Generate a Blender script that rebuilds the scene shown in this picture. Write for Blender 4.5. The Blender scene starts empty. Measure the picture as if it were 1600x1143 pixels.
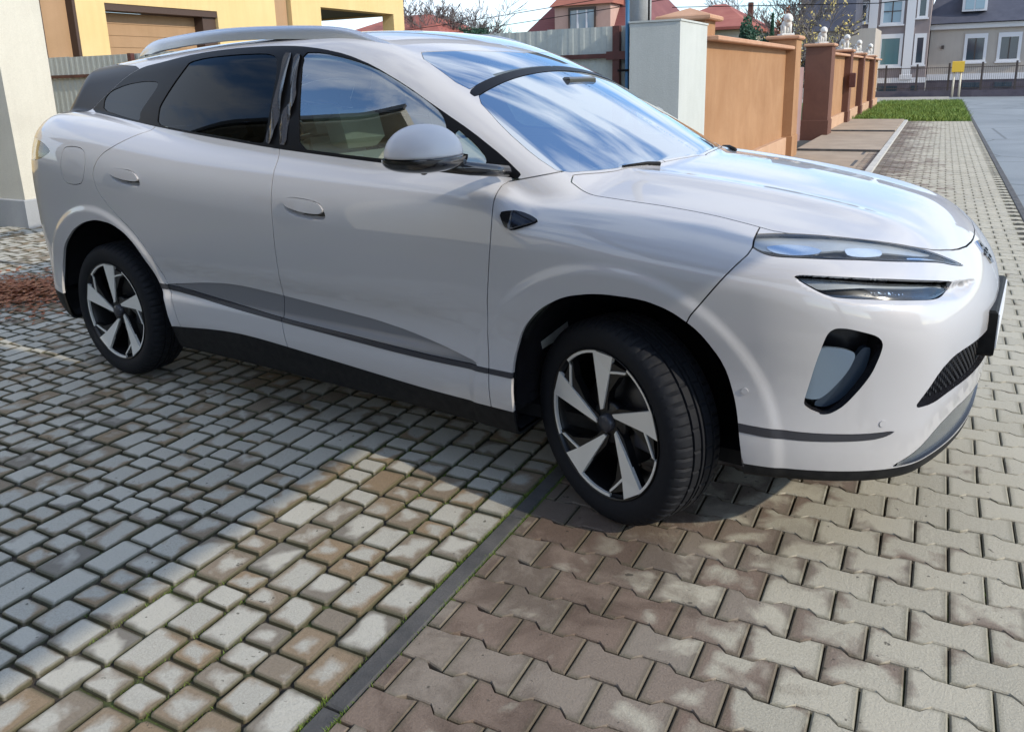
import bpy, math, random
import numpy as np
from mathutils import Vector, Matrix, noise
rnd = random.Random(7)
SC = bpy.context.scene
COL = SC.collection
# ---------------------------------------------------------------- camera, sky, sun, exposure
def make_camera():
    pitch, roll, yaw = .245318, .025637, .487798
    cy, sy, cp, sp, cr, sr = math.cos(yaw), math.sin(yaw), math.cos(pitch), math.sin(pitch), math.cos(roll), math.sin(roll)
    fwd = Vector((-sy, cy, 0)); right = Vector((cy, sy, 0)); up = Vector((0, 0, 1))
    f2 = fwd*cp-up*sp; dn = -(up*cp+fwd*sp)
    r2 = right*cr+dn*sr; d2 = -right*sr+dn*cr
    cd = bpy.data.cameras.new('camera'); cam = bpy.data.objects.new('camera', cd); COL.objects.link(cam)
    m = Matrix((r2, -d2, -f2)).transposed().to_4x4(); m.translation = Vector((-.1511, -2.1058, 1.5166))
    cam.matrix_world = m
    cd.sensor_width = 36; cd.lens = 1250.98/1600*36
    cd.shift_x = -(800.2-800)/1600; cd.shift_y = (437.2-571.5)/1600
    cd.clip_start = .05; cd.clip_end = 3000
    SC.camera = cam
make_camera()
SUN_EL, SUN_AZ = math.radians(31), math.radians(-8)      # azimuth measured from +X towards +Y
w = bpy.data.worlds.new('World'); SC.world = w; w.use_nodes = True
nt = w.node_tree; nt.nodes.clear()
def wn(t, **k):
    n = nt.nodes.new(t)
    for a, b in k.items(): setattr(n, a, b)
    return n
sky = wn('ShaderNodeTexSky', sky_type='NISHITA', sun_disc=False, sun_elevation=SUN_EL, sun_rotation=math.pi/2-SUN_AZ, air_density=1.0, dust_density=.7, ozone_density=1.6)
bg = wn('ShaderNodeBackground'); bg.inputs[1].default_value = .15
tc = wn('ShaderNodeTexCoord'); mp = wn('ShaderNodeMapping'); mp.inputs['Scale'].default_value = (1.0, 1.0, 2.6); mp.inputs['Rotation'].default_value = (.25, .1, .5)
n1 = wn('ShaderNodeTexNoise'); n1.inputs['Scale'].default_value = 2.3; n1.inputs['Detail'].default_value = 7; n1.inputs['Roughness'].default_value = .56; n1.inputs['Distortion'].default_value = .35
cr_ = wn('ShaderNodeValToRGB'); cr_.color_ramp.elements[0].position = .42; cr_.color_ramp.elements[1].position = .56
mixc = wn('ShaderNodeMix', data_type='RGBA'); mixc.inputs['B'].default_value = (4.9, 5.35, 6.0, 1)
mx = wn('ShaderNodeMath', operation='MULTIPLY'); mx.inputs[1].default_value = .8
bm = wn('ShaderNodeMix', data_type='RGBA'); bm.blend_type = 'MULTIPLY'; bm.inputs[0].default_value = 1; bm.inputs['B'].default_value = (.95, 1.12, 1.28, 1)
out = wn('ShaderNodeOutputWorld')
L = nt.links.new
L(tc.outputs['Generated'], mp.inputs[0]); L(mp.outputs[0], n1.inputs['Vector']); L(n1.outputs['Fac'], cr_.inputs[0]); L(cr_.outputs[0], mx.inputs[0])
L(mx.outputs[0], mixc.inputs[0]); L(sky.outputs[0], bm.inputs['A']); L(bm.outputs['Result'], mixc.inputs['A']); L(mixc.outputs['Result'], bg.inputs[0]); L(bg.outputs[0], out.inputs[0])
sl = bpy.data.lights.new('sun', 'SUN'); sl.energy = 2.35; sl.angle = math.radians(.6); sl.color = (1, .90, .74)
so = bpy.data.objects.new('sun', sl); COL.objects.link(so)
sd_ = Vector((math.cos(SUN_EL)*math.cos(SUN_AZ), math.cos(SUN_EL)*math.sin(SUN_AZ), math.sin(SUN_EL)))
so.rotation_euler = sd_.to_track_quat('Z', 'Y').to_euler(); so.location = sd_*30
SC.view_settings.view_transform = 'Standard'; SC.view_settings.look = 'None'; SC.view_settings.exposure = .72; SC.view_settings.gamma = 1
SC.view_settings.use_curve_mapping = False
SC.render.engine = 'CYCLES'
SC.cycles.max_bounces = 8; SC.cycles.transparent_max_bounces = 16; SC.cycles.caustics_reflective = False; SC.cycles.caustics_refractive = False
# ---------------------------------------------------------------- materials
class NT:
    def __init__(s, name):
        s.m = bpy.data.materials.new(name); s.m.use_nodes = True; s.t = s.m.node_tree; s.t.nodes.clear()
        s.out = s.n('ShaderNodeOutputMaterial'); s.b = s.n('ShaderNodeBsdfPrincipled'); s.l(s.b.outputs[0], s.out.inputs[0])
    def n(s, t, ins=None, **k):
        o = s.t.nodes.new(t)
        for a, b in k.items(): setattr(o, a, b)
        if ins:
            for a, b in ins.items():
                if hasattr(b, 'is_linked') or hasattr(b, 'links'): s.l(b, o.inputs[a])
                else: o.inputs[a].default_value = b
        return o
    def l(s, a, b): s.t.links.new(a, b)
    def set(s, **k):
        for a, b in k.items():
            i = s.b.inputs[a.replace('_', ' ')]
            if hasattr(b, 'links'): s.l(b, i)
            else: i.default_value = (*b, 1) if isinstance(b, tuple) and len(b) == 3 else b
        return s
    def noise(s, scale, detail=5, rough=.6, vec=None, dist=0.):
        o = s.n('ShaderNodeTexNoise', {'Scale': scale, 'Detail': detail, 'Roughness': rough, 'Distortion': dist})
        if vec is not None: s.l(vec, o.inputs['Vector'])
        return o.outputs['Fac']
    def ramp(s, fac, *stops):
        r = s.n('ShaderNodeValToRGB'); e = r.color_ramp.elements
        while len(e) < len(stops): e.new(.5)
        for q, (p, c) in zip(e, stops):
            q.position = p; q.color = (*c, 1) if not isinstance(c, (int, float)) else (c, c, c, 1)
        s.l(fac, r.inputs[0]); return r.outputs[0]
    def mix(s, fac, a, b, blend='MIX'):
        o = s.n('ShaderNodeMix', data_type='RGBA', blend_type=blend)
        for k, v in ((0, fac), ('A', a), ('B', b)):
            if hasattr(v, 'links'): s.l(v, o.inputs[k])
            else: o.inputs[k].default_value = (*v, 1) if isinstance(v, tuple) and len(v) == 3 else v
        return o.outputs['Result']
    def math(s, op, a, b=0., c=None):
        o = s.n('ShaderNodeMath', operation=op)
        for i, v in enumerate((a, b) if c is None else (a, b, c)):
            if hasattr(v, 'links'): s.l(v, o.inputs[i])
            else: o.inputs[i].default_value = v
        return o.outputs[0]
    def pos(s): return s.n('ShaderNodeNewGeometry').outputs['Position']
    def obj(s): return s.n('ShaderNodeTexCoord').outputs['Object']
    def bump(s, h, strength=.3, dist=.01):
        o = s.n('ShaderNodeBump', {'Strength': strength, 'Distance': dist}); s.l(h, o.inputs['Height']); s.l(o.outputs[0], s.b.inputs['Normal']); return s
def simple(name, col, rough=.5, metal=0., coat=0., **k):
    t = NT(name); t.set(Base_Color=col, Roughness=rough, Metallic=metal, Coat_Weight=coat, **k); return t.m
def mottled(name, a, b, scale=3., rough=.8, bump=.3, fine=60., lo=.35, hi=.65, bd=.01, **k):
    t = NT(name); p = t.pos()
    f = t.noise(scale, 6, .6, p); c = t.ramp(f, (lo, a), (hi, b))
    f2 = t.noise(fine, 4, .6, p); c = t.mix(.18, c, t.ramp(f2, (.3, .25), (.7, 1.)), 'MULTIPLY')
    t.set(Base_Color=c, Roughness=rough, **k); t.bump(f2, bump, bd); return t.m
def glass_mat(name, tint, ior=1.5, coat=0.):
    t = NT(name)
    bf = t.n('ShaderNodeNewGeometry').outputs['Backfacing']; fr = t.n('ShaderNodeFresnel'); t.l(t.math('ADD', ior, t.math('MULTIPLY', bf, 1/ior-ior)), fr.inputs['IOR']); g = t.n('ShaderNodeBsdfGlossy', {'Roughness': .0, 'Color': (.96, .98, 1, 1)})
    tr = t.n('ShaderNodeBsdfTransparent', {'Color': (*tint, 1)}); mx = t.n('ShaderNodeMixShader')
    t.l(t.math('ADD', t.math('MULTIPLY', fr.outputs[0], 1-coat), coat), mx.inputs[0]); t.l(tr.outputs[0], mx.inputs[1]); t.l(g.outputs[0], mx.inputs[2]); t.l(mx.outputs[0], t.out.inputs[0])
    t.t.nodes.remove(t.b); return t.m
MT = {}
def paint_mat():
    t = NT('car_paint'); p = t.obj()
    fl = t.noise(900, 1, .5, p)
    t.set(Base_Color=t.mix(.10, (.49, .482, .49), t.ramp(fl, (.35, .7), (.65, 1.)), 'MULTIPLY'), Metallic=.05, Roughness=.42, Coat_Weight=1., Coat_Roughness=.015, Coat_IOR=1.65)
    return t.m
MT['paint'] = paint_mat()
MT['cap'] = simple('mirror_cap_paint', (.56, .545, .555), .45, 0, .25)
MT['black'] = simple('gloss_black', (.012, .012, .014), .12, 0, .6)
MT['trim'] = simple('satin_black', (.005, .005, .006), .35, 0, 0, Specular_IOR_Level=.12)
MT['pillar'] = simple('dark_satin_pillar', (.014, .014, .018), .30, 0, 0, Specular_IOR_Level=.12)
MT['plastic'] = mottled('black_plastic', (.012, .012, .013), (.02, .02, .02), 30, .55, .25, 400, bd=.001, Specular_IOR_Level=.12)
MT['applique'] = simple('grey_applique', (.20, .205, .225), .38, .35, .2)
MT['strip'] = simple('dark_grey_trim', (.045, .046, .055), .3, .2)
MT['insert'] = simple('silver_grey_insert', (.26, .29, .32), .22, .75)
MT['vane'] = simple('blue_grey_vane', (.22, .29, .38), .22, .6)
MT['ductwall'] = simple('duct_wall_dark_blue', (.035, .055, .085), .25, .2)
MT['film'] = simple('crumpled_protective_film', (.020, .018, .018), .22, 0, .15)
MT['chrome'] = simple('chrome', (.75, .76, .78), .08, 1.)
MT['alloy'] = simple('machined_alloy', (.80, .79, .75), .38, .35)
MT['rimblack'] = simple('rim_black', (.004, .004, .005), .35)
MT['steel'] = simple('brake_steel', (.06, .06, .065), .4, .8)
MT['rail'] = simple('satin_aluminium', (.58, .60, .64), .26, .9)
MT['glass'] = glass_mat('clear_glass', (.68, .80, .73), 1.55, .24)
MT['screen'] = glass_mat('windscreen_glass', (.40, .50, .50), 1.6, .63)
MT['tint'] = glass_mat('tinted_glass', (.03, .035, .05), 1.30, .0)
MT['lens'] = glass_mat('lamp_lens', (.92, .94, .96))
MT['cream'] = mottled('cream_leather', (.66, .66, .57), (.74, .73, .64), 6, .55, .15, 250, bd=.001)
MT['darkint'] = simple('dark_cabin_trim', (.035, .036, .04), .6)
MT['lampdark'] = simple('lamp_housing_black', (.015, .015, .018), .25)
MT['lampgrey'] = simple('lamp_light_guide', (.42, .44, .45), .25, .3)
MT['led'] = simple('lamp_reflector', (.70, .76, .82), .12, .9)
MT['red'] = simple('red_lamp_lens', (.25, .01, .01), .1)
def tyre_mat():
    t = NT('tyre_rubber'); f = t.noise(60, 4, .6, t.obj())
    t.set(Base_Color=t.ramp(f, (.3, (.006, .007, .010)), (.75, (.010, .011, .014))), Roughness=.72, Specular_IOR_Level=.25); t.bump(f, .2, .002); return t.m
MT['tyre'] = tyre_mat()
# ---------------------------------------------------------------- mesh helpers
def link(name, me, mat=None, parent=None, label=None, kind=None, cat=None, group=None):
    o = bpy.data.objects.new(name, me); COL.objects.link(o)
    if me is not None and mat is not None and not me.materials: me.materials.append(mat)
    if parent: o.parent = parent
    for k, v in (('label', label), ('kind', kind), ('category', cat), ('group', group)):
        if v: o[k] = v
    return o
def thing(name, label, cat, loc=(0, 0, 0), rz=0., group=None):
    o = link(name, None, None, None, label, None, cat, group); o.location = loc; o.rotation_euler = (0, 0, rz); return o
def mesh(name, V, F, N=None, smooth=True):
    me = bpy.data.meshes.new(name)
    V = np.asarray(V, np.float32); 
    if isinstance(F, np.ndarray):
        k = F.shape[1]; me.vertices.add(len(V)); me.vertices.foreach_set('co', V.ravel())
        me.loops.add(F.size); me.polygons.add(len(F)); me.loops.foreach_set('vertex_index', F.astype(np.int32).ravel())
        me.polygons.foreach_set('loop_start', np.arange(0, F.size, k, dtype=np.int32))
        me.update(calc_edges=True); 
    else: me.from_pydata(V.tolist(), [], F)
    me.polygons.foreach_set('use_smooth', [smooth]*len(me.polygons))
    if N is not None: me.normals_split_custom_set_from_vertices(N.tolist())
    me.update(); return me
class MB:
    """collects simple solids into one mesh"""
    def __init__(s): s.v = []; s.f = []; s.sm = []
    def add(s, V, F, sm=False):
        n = len(s.v); s.v += [tuple(p) for p in V]; s.f += [tuple(i+n for i in f) for f in F]; s.sm += [sm]*len(F); return s
    def box(s, a, b, bev=0., R=None):
        a = np.minimum(a, b), np.maximum(a, b); lo, hi = a
        if bev <= 0:
            V = [(x, y, z) for x in (lo[0], hi[0]) for y in (lo[1], hi[1]) for z in (lo[2], hi[2])]
            F = [(0, 1, 3, 2), (4, 6, 7, 5), (0, 4, 5, 1), (2, 3, 7, 6), (0, 2, 6, 4), (1, 5, 7, 3)]
        else:
            V = []; 
            for z, e in ((lo[2], bev), (lo[2]+bev, 0), (hi[2]-bev, 0), (hi[2], bev)):
                V += [(lo[0]+e+(bev-e)*0, lo[1]+e+0, z), (hi[0]-e, lo[1]+e, z), (hi[0]-e, hi[1]-e, z), (lo[0]+e, hi[1]-e, z)]
            F = [(3, 2, 1, 0), (12, 13, 14, 15)]
            for k in range(3):
                for i in range(4):
                    j = (i+1) % 4; F.append((4*k+i, 4*k+j, 4*k+4+j, 4*k+4+i))
        if R is not None: V = [tuple(R @ Vector(p)) for p in V]
        return s.add(V, F)
    def prism(s, poly, lo, hi, axis=2):
        """poly: 2D points, extruded along axis"""
        n = len(poly)
        def P(p, h):
            if axis == 2: return (p[0], p[1], h)
            if axis == 1: return (p[0], h, p[1])
            return (h, p[0], p[1])
        V = [P(p, lo) for p in poly]+[P(p, hi) for p in poly]
        F = [tuple(range(n))[::-1], tuple(range(n, 2*n))]+[(i, (i+1) % n, n+(i+1) % n, n+i) for i in range(n)]
        return s.add(V, F)
    def tube(s, pts, r, n=8, cap=True):
        pts = [Vector(p) for p in pts]; rs = r if isinstance(r, (list, tuple)) else [r]*len(pts)
        up = Vector((0, 0, 1)); V = []
        for i, p in enumerate(pts):
            d = (pts[min(i+1, len(pts)-1)]-pts[max(i-1, 0)]).normalized()
            a = d.cross(up if abs(d.z) < .95 else Vector((1, 0, 0))).normalized(); b = a.cross(d)
            V += [p+(a*math.cos(t)+b*math.sin(t))*rs[i] for t in [2*math.pi*k/n for k in range(n)]]
        F = [(i*n+k, i*n+(k+1) % n, (i+1)*n+(k+1) % n, (i+1)*n+k) for i in range(len(pts)-1) for k in range(n)]
        if cap: F += [tuple(range(n))[::-1], tuple(range((len(pts)-1)*n, len(pts)*n))]
        return s.add(V, F, True)
    def lathe(s, prof, n=48, axis='y', c=(0, 0, 0), cap=False):
        V = []
        for r, h in prof:
            for k in range(n):
                t = 2*math.pi*k/n
                V.append((c[0]+r*math.cos(t), c[1]+h, c[2]+r*math.sin(t)) if axis == 'y' else (c[0]+r*math.cos(t), c[1]+r*math.sin(t), c[2]+h))
        m = len(prof); F = [(i*n+k, i*n+(k+1) % n, (i+1)*n+(k+1) % n, (i+1)*n+k) for i in range(m-1) for k in range(n)]
        if cap: F += [tuple(range(n)), tuple(range((m-1)*n, m*n))[::-1]]
        return s.add(V, F, True)
    def ball(s, c, r, n=10, m=7, sq=(1, 1, 1)):
        V = []; F = []
        for i in range(m+1):
            a = math.pi*i/m
            for k in range(n):
                t = 2*math.pi*k/n; V.append((c[0]+r*sq[0]*math.sin(a)*math.cos(t), c[1]+r*sq[1]*math.sin(a)*math.sin(t), c[2]+r*sq[2]*math.cos(a)))
        F = [(i*n+k, (i+1)*n+k, (i+1)*n+(k+1) % n, i*n+(k+1) % n) for i in range(m) for k in range(n)]
        return s.add(V, F, True)
    def mesh(s, name):
        me = bpy.data.meshes.new(name); me.from_pydata(s.v, [], s.f); me.polygons.foreach_set('use_smooth', s.sm); me.update(); return me
    def build(s, name, mat, parent=None, **k): return link(name, s.mesh(name), mat, parent, **k)
# ---------------------------------------------------------------- ground
def paver_mat(name, worn, dark, dark2, k_edge, thr, moss=.0, grad=None, patch_amt=0.):
    t = NT(name); p = t.pos()
    oi = t.n('ShaderNodeObjectInfo').outputs['Random']; isl = t.n('ShaderNodeNewGeometry').outputs['Random Per Island']
    r = t.math('FRACT', t.math('ADD', oi, t.math('MULTIPLY', isl, 7.31)))
    uv = t.n('ShaderNodeUVMap', uv_map='local').outputs[0]
    sp = t.n('ShaderNodeSeparateXYZ'); t.l(uv, sp.inputs[0])
    e = t.math('MAXIMUM', t.math('ABSOLUTE', t.math('SUBTRACT', sp.outputs[0], .5)), t.math('ABSOLUTE', t.math('SUBTRACT', sp.outputs[1], .5)))   # 0 centre .. .5 edge
    cb = t.n('ShaderNodeCombineXYZ'); t.l(t.math('MULTIPLY', r, 37.), cb.inputs[2]); va = t.n('ShaderNodeVectorMath', operation='ADD'); t.l(p, va.inputs[0]); t.l(cb.outputs[0], va.inputs[1])
    n = t.noise(8, 3.5, .5, va.outputs[0], .3); big = t.noise(.9, 3, .5, p)
    s = t.math('ADD', t.math('MULTIPLY', n, 1.25), t.math('MULTIPLY', t.math('POWER', e, 2.), -k_edge))
    s = t.math('ADD', s, t.math('MULTIPLY', t.math('SUBTRACT', r, .5), .34)); s = t.math('ADD', s, t.math('MULTIPLY', t.math('SUBTRACT', big, .5), .9))
    if grad:
        q = t.n('ShaderNodeSeparateXYZ'); t.l(p, q.inputs[0])
        s = t.math('ADD', s, t.math('MULTIPLY', t.n('ShaderNodeClamp', {'Value': t.math('ADD', q.outputs[0], grad[0]), 'Min': -1., 'Max': 1.}).outputs[0], grad[1]))
    f = t.ramp(s, (thr-.09, 0.), (thr+.11, 1.))
    f2 = t.noise(170, 4, .7, p); r2 = t.math('FRACT', t.math('MULTIPLY', r, 13.7))
    d = t.mix(r2, dark, dark2); c = t.mix(f, d, worn)
    c = t.mix(.5, c, t.ramp(t.math('ADD', f2, t.math('MULTIPLY', t.math('SUBTRACT', r2, .5), .25)), (.30, .55), (.62, 1.)), 'MULTIPLY')
    sp_ = t.noise(34, 3, .5, va.outputs[0]); c = t.mix(t.ramp(sp_, (.70, 0.), (.735, .75)), c, (.05, .045, .035))
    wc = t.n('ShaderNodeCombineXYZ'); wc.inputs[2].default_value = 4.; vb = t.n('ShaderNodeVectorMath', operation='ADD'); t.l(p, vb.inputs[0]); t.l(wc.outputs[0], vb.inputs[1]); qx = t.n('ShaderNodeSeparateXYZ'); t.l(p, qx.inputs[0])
    dark_patch = t.ramp(t.math('SUBTRACT', t.noise(2.1, 6, .65, vb.outputs[0], .6), t.math('MULTIPLY', t.math('ABSOLUTE', t.math('ADD', qx.outputs[0], .95)), .30)), (.40, 0.), (.50, 1.)); c = t.mix(t.math('MULTIPLY', dark_patch, patch_amt), c, (.50, .46, .44), 'MULTIPLY')  # noise patches that darken the stones, strongest in one strip along the street
    if moss: c = t.mix(t.math('MULTIPLY', t.ramp(e, (.40, 0.), (.5, 1.)), moss), c, (.06, .06, .03))
    t.set(Base_Color=c, Roughness=t.ramp(t.noise(5, 4, .6, p), (.35, .62), (.65, .88)), Specular_IOR_Level=.35); t.bump(t.math('ADD', t.math('ADD', f2, t.noise(45, 5, .7, p)), t.math('MULTIPLY', f, .25)), .5, .005); return t.m
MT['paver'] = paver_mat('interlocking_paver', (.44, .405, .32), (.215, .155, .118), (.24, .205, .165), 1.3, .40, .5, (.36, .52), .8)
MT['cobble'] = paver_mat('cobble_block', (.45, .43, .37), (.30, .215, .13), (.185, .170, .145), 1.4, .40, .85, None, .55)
def soil_mat():
    t = NT('joint_soil'); p = t.pos()
    c = t.mix(t.ramp(t.noise(2.2, 4, .6, p), (.50, 0.), (.66, 1.)), t.ramp(t.noise(90, 4, .6, p), (.3, (.028, .022, .016)), (.7, (.060, .048, .034))), t.ramp(t.noise(70, 3, .6, p), (.3, (.03, .05, .010)), (.7, (.10, .14, .03))))
    t.set(Base_Color=c, Roughness=.95); t.bump(t.noise(120, 3, .6, p), .6, .006); return t.m
MT['soil'] = soil_mat()
MT['kerb'] = mottled('dark_kerb_concrete', (.055, .055, .055), (.105, .10, .095), 7, .8, .5, 130, bd=.004)
MT['palekerb'] = mottled('pale_kerb_concrete', (.42, .41, .38), (.55, .53, .48), 4, .8, .3, 80)
def road_mat():
    t = NT('road_asphalt'); p = t.pos(); c = t.ramp(t.noise(.35, 7, .65, p, .8), (.3, (.17, .19, .205)), (.7, (.27, .295, .31)))
    v = t.n('ShaderNodeTexVoronoi', {'Scale': .35}, feature='DISTANCE_TO_EDGE'); t.l(p, v.inputs['Vector']); c = t.mix(t.ramp(v.outputs[0], (.004, .6), (.012, 0.)), c, (.07, .075, .08))
    f = t.noise(70, 4, .6, p); c = t.mix(.3, c, t.ramp(f, (.3, .45), (.7, 1.)), 'MULTIPLY'); t.set(Base_Color=c, Roughness=.78); t.bump(f, .5, .006); return t.m
MT['road'] = road_mat()
MT['grass_soil'] = mottled('turf_soil', (.045, .09, .018), (.09, .17, .03), 1.5, .95, .6, 30, bd=.02)
MT['verge'] = mottled('bare_earth', (.16, .14, .11), (.24, .21, .17), .7, .95, .5, 25, bd=.02)
MT['farpave'] = mottled('far_pavement', (.30, .28, .25), (.38, .36, .32), .6, .85, .3, 20)
def sheet(name, x0, x1, y0, y1, z, mat, kind='structure', zb=None):
    mb = MB(); mb.box((x0, y0, zb if zb is not None else z-.25), (x1, y1, z)); return mb.build(name, mat, None, kind=kind)
sheet('ground', -400, 400, -300, 900, -.34, MT['verge'])
drive = sheet('driveway', -30, -1.399, -14, 6.9, -.016, MT['soil'])
walk = sheet('sidewalk', -1.332, .70, -14, 40, -.016, MT['soil'])
def local_uv(me, pts):
    uv = me.uv_layers.new(name='local'); 
    for i, l in enumerate(me.loops): uv.data[i].uv = pts[l.vertex_index]
def stone_verts(outline, ins, chz, depth, nsub=None):
    P = [Vector((x, y, 0)) for x, y in outline]; n = len(P)
    lo = [(p.x, p.y, -depth) for p in P]; mid = [(p.x, p.y, -chz) for p in P]
    sx, sy = max(abs(p.x) for p in P), max(abs(p.y) for p in P)
    top = [(p.x*(1-ins/sx), p.y*(1-ins/sy), 0) for p in P]
    V = lo+mid+top; F = [(k*n+i, k*n+(i+1) % n, (k+1)*n+(i+1) % n, (k+1)*n+i) for k in range(2) for i in range(n)]+[tuple(range(2*n, 3*n))]
    return V, F, [(.5+v[0]/sx*.5, .5+v[1]/sy*.5) for v in V]
g = .0022
hx = .0990-g; a_ = .0115
yt = lambda s_: .0661-g+s_*a_
oc = [(-hx, -yt(1)), (-.062, -yt(1)), (-.038, -yt(-1)), (.038, -yt(-1)), (.062, -yt(1)), (hx, -yt(1)), (hx, yt(1)), (.062, yt(1)), (.038, yt(-1)), (-.038, yt(-1)), (-.062, yt(1)), (-hx, yt(1))]
PAV = stone_verts(oc, .0045, .004, .03)
def rect_outline(hx, hy, c): return [(-hx+c, -hy), (hx-c, -hy), (hx, -hy+c), (hx, hy-c), (hx-c, hy), (-hx+c, hy), (-hx, hy-c), (-hx, -hy+c)]
COB = {l: stone_verts(rect_outline(.0628-.0052, l/2-.0052, .010), .0055, .0042, .03) for l in (.092, .132, .176)}
cam = SC.camera; CI = cam.matrix_world.inverted()
def in_view(x, y, z=0, pad=.08):
    p = CI @ Vector((x, y, z))
    if p.z > -.1: return None
    u = 1250.98*p.x/-p.z+800.2; v = 437.2-1250.98*p.y/-p.z
    if -1600*pad < u < 1600*(1+pad) and -1143*pad < v < 1143*(1+pad): return -p.z
    return None
CX, CY, CT = -.9569, 1.1711, -.09687
def under_car(x, y):
    dx, dy = x-CX, y-CY; a = dx*math.cos(CT)+dy*math.sin(CT); b = -dx*math.sin(CT)+dy*math.cos(CT)
    return -3.4 < a < .5 and abs(b) < .55, (-4 < a < 1.05 and b > -.5)
def lay(items, name, mat, parent, shapes, maxn=300):
    """items: (x, y, key, rot, dz, tx, ty); the largest in view are parts, the others one joined part"""
    sc = []
    for it in items:
        d = in_view(it[0], it[1], 0, 0.0); hid = under_car(it[0], it[1])[0] or under_car(it[0], it[1])[1]
        sc.append(d if d is not None and not hid else 1e9)
    order = sorted(range(len(items)), key=lambda i: sc[i]); near = set(order[:maxn])
    meshes = {}
    V = []; F = []; U = []
    for i, (x, y, k, dz, tx, ty, rz) in enumerate(items):
        sv, sf, su = shapes[k]
        if i in near:
            if k not in meshes:
                me = bpy.data.meshes.new(name); me.from_pydata(sv, [], sf); local_uv(me, su); me.materials.append(mat); meshes[k] = me
            o = bpy.data.objects.new(name, meshes[k]); COL.objects.link(o); o.parent = parent; o.location = (x, y, dz); o.rotation_euler = (tx, ty, rz)
        else:
            n = len(V); c, s_ = math.cos(rz), math.sin(rz)
            V += [(x+a*c-b*s_, y+a*s_+b*c, z+dz-a*ty+b*tx) for a, b, z in sv]; F += [tuple(j+n for j in f) for f in sf]; U += su
    me = bpy.data.meshes.new(name+'s'); me.from_pydata(V, [], F); me.materials.append(mat)
    uv = me.uv_layers.new(name='local'); li = np.empty(len(me.loops), np.int32); me.loops.foreach_get('vertex_index', li); uv.data.foreach_set('uv', np.array(U, np.float32)[li].ravel())
    o = bpy.data.objects.new(name+'s', me); COL.objects.link(o); o.parent = parent; o['kind'] = 'stuff'
R1 = random.Random(3)
items = []
for v in range(-12, 190):
    y = (v+.0)*.13227
    for u in range(-9, 6):
        x = (u+.5*(v % 2)+.5)*.198
        if x < -1.24 or x > .64: continue
        if in_view(x, y, 0, .15) is None and v > -2: continue
        items.append((x, y, 'p', R1.uniform(-.0018, .0012), R1.gauss(0, .010), R1.gauss(0, .007), R1.gauss(0, .006)))
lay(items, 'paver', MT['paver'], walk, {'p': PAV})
# half pavers along the kerb
mbh = []
for v in range(-12, 60):
    y = v*.13227; x1 = (math.floor((-1.24/.198)-.5*(v % 2)-.5)+1+.5*(v % 2)+.5)*.198-.099
    while x1 > -1.24+.02+.198*.5+.099: x1 -= .198
    if x1+1.331 > .03: mbh.append(((-1.331+x1)/2, y, (x1+1.331)/2))
HS = {}
hitems = []
for x, y, hw in mbh:
    k = round(hw, 3)
    if k not in HS: HS[k] = stone_verts([(-k+g, -.062), (k*.3, -.062), (k-g, -.074 if k > .04 else -.062), (k-g, .074 if k > .04 else .062), (k*.3, .062), (-k+g, .062)], .004, .004, .03)
    hitems.append((x, y, k, -.001, 0, 0, 0))
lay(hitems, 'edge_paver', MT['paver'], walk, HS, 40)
items = []
for i in range(0, 66):
    x = -1.398-.0028-.0628-i*.1256; y = -2.2+R1.random()*.1
    while y < 6.6:
        l = R1.choices((.092, .132, .176), (.46, .32, .22))[0]
        if i == 0 and R1.random() < .3: l = .176
        yc = y+l/2
        if in_view(x, yc, 0, .2) is not None: items.append((x, yc, l, R1.uniform(-.004, .001), R1.gauss(0, .009), R1.gauss(0, .009), R1.gauss(0, .012)))
        y += l
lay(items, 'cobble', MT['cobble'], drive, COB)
for k in range(-4, 34):
    mb = MB(); mb.box((-1.397, k*1.0+.17, -.12), (-1.334, k*1.0+1.165, R1.uniform(-.006, .001)), .006); mb.build('kerb_stone', MT['kerb'], drive)
# moss and grass in the joints beside the kerb
def blades(name, spots, mat, h, parent=None, cat=None, label=None):
    V = []; F = []
    for x, y, z in spots:
        a = R1.random()*6.28; hh = h*R1.uniform(.5, 1.4); w_ = h*.12*R1.uniform(.6, 1.3); lx, ly = R1.gauss(0, hh*.5), R1.gauss(0, hh*.5); n = len(V)
        V += [(x-w_*math.cos(a), y-w_*math.sin(a), z), (x+w_*math.cos(a), y+w_*math.sin(a), z), (x+lx, y+ly, z+hh)]; F.append((n, n+1, n+2))
    me = bpy.data.meshes.new(name); me.from_pydata(V, [], F); return link(name, me, mat, parent, label, 'stuff', cat)
def leaf_mat(name, a, b, scale=3.):
    t = NT(name); t.set(Base_Color=t.ramp(t.noise(scale, 3, .6, t.pos()), (.35, a), (.65, b)), Roughness=.6, Specular_IOR_Level=.3)
    return t.m
MT['moss'] = leaf_mat('moss_green', (.09, .15, .02), (.20, .28, .05), 9)
MT['grass'] = leaf_mat('grass_green', (.07, .14, .02), (.20, .26, .05), 3)
sp_ = []
for _ in range(9000):
    y = R1.uniform(-1.3, 1.0); clump = noise.noise((y*3.1, 7.7, 0))
    if clump > -.12 or R1.random() < .2: sp_.append((R1.choice((-1.330, -1.330, -1.401))+R1.gauss(0, .005), y+R1.gauss(0, .008), -.010))
for _ in range(9000):
    v = R1.randint(-9, 6); u = R1.randint(-7, 0); x = (u+.5*(v % 2))*.198+R1.gauss(0, .0022); y = v*.13227+R1.uniform(-.07, .07)
    if -1.28 < x < .2 and noise.noise((x*1.7, y*1.7, 3.3)) > -.02+(x+1.3)*.22: sp_.append((x, y, -.013))
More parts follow.
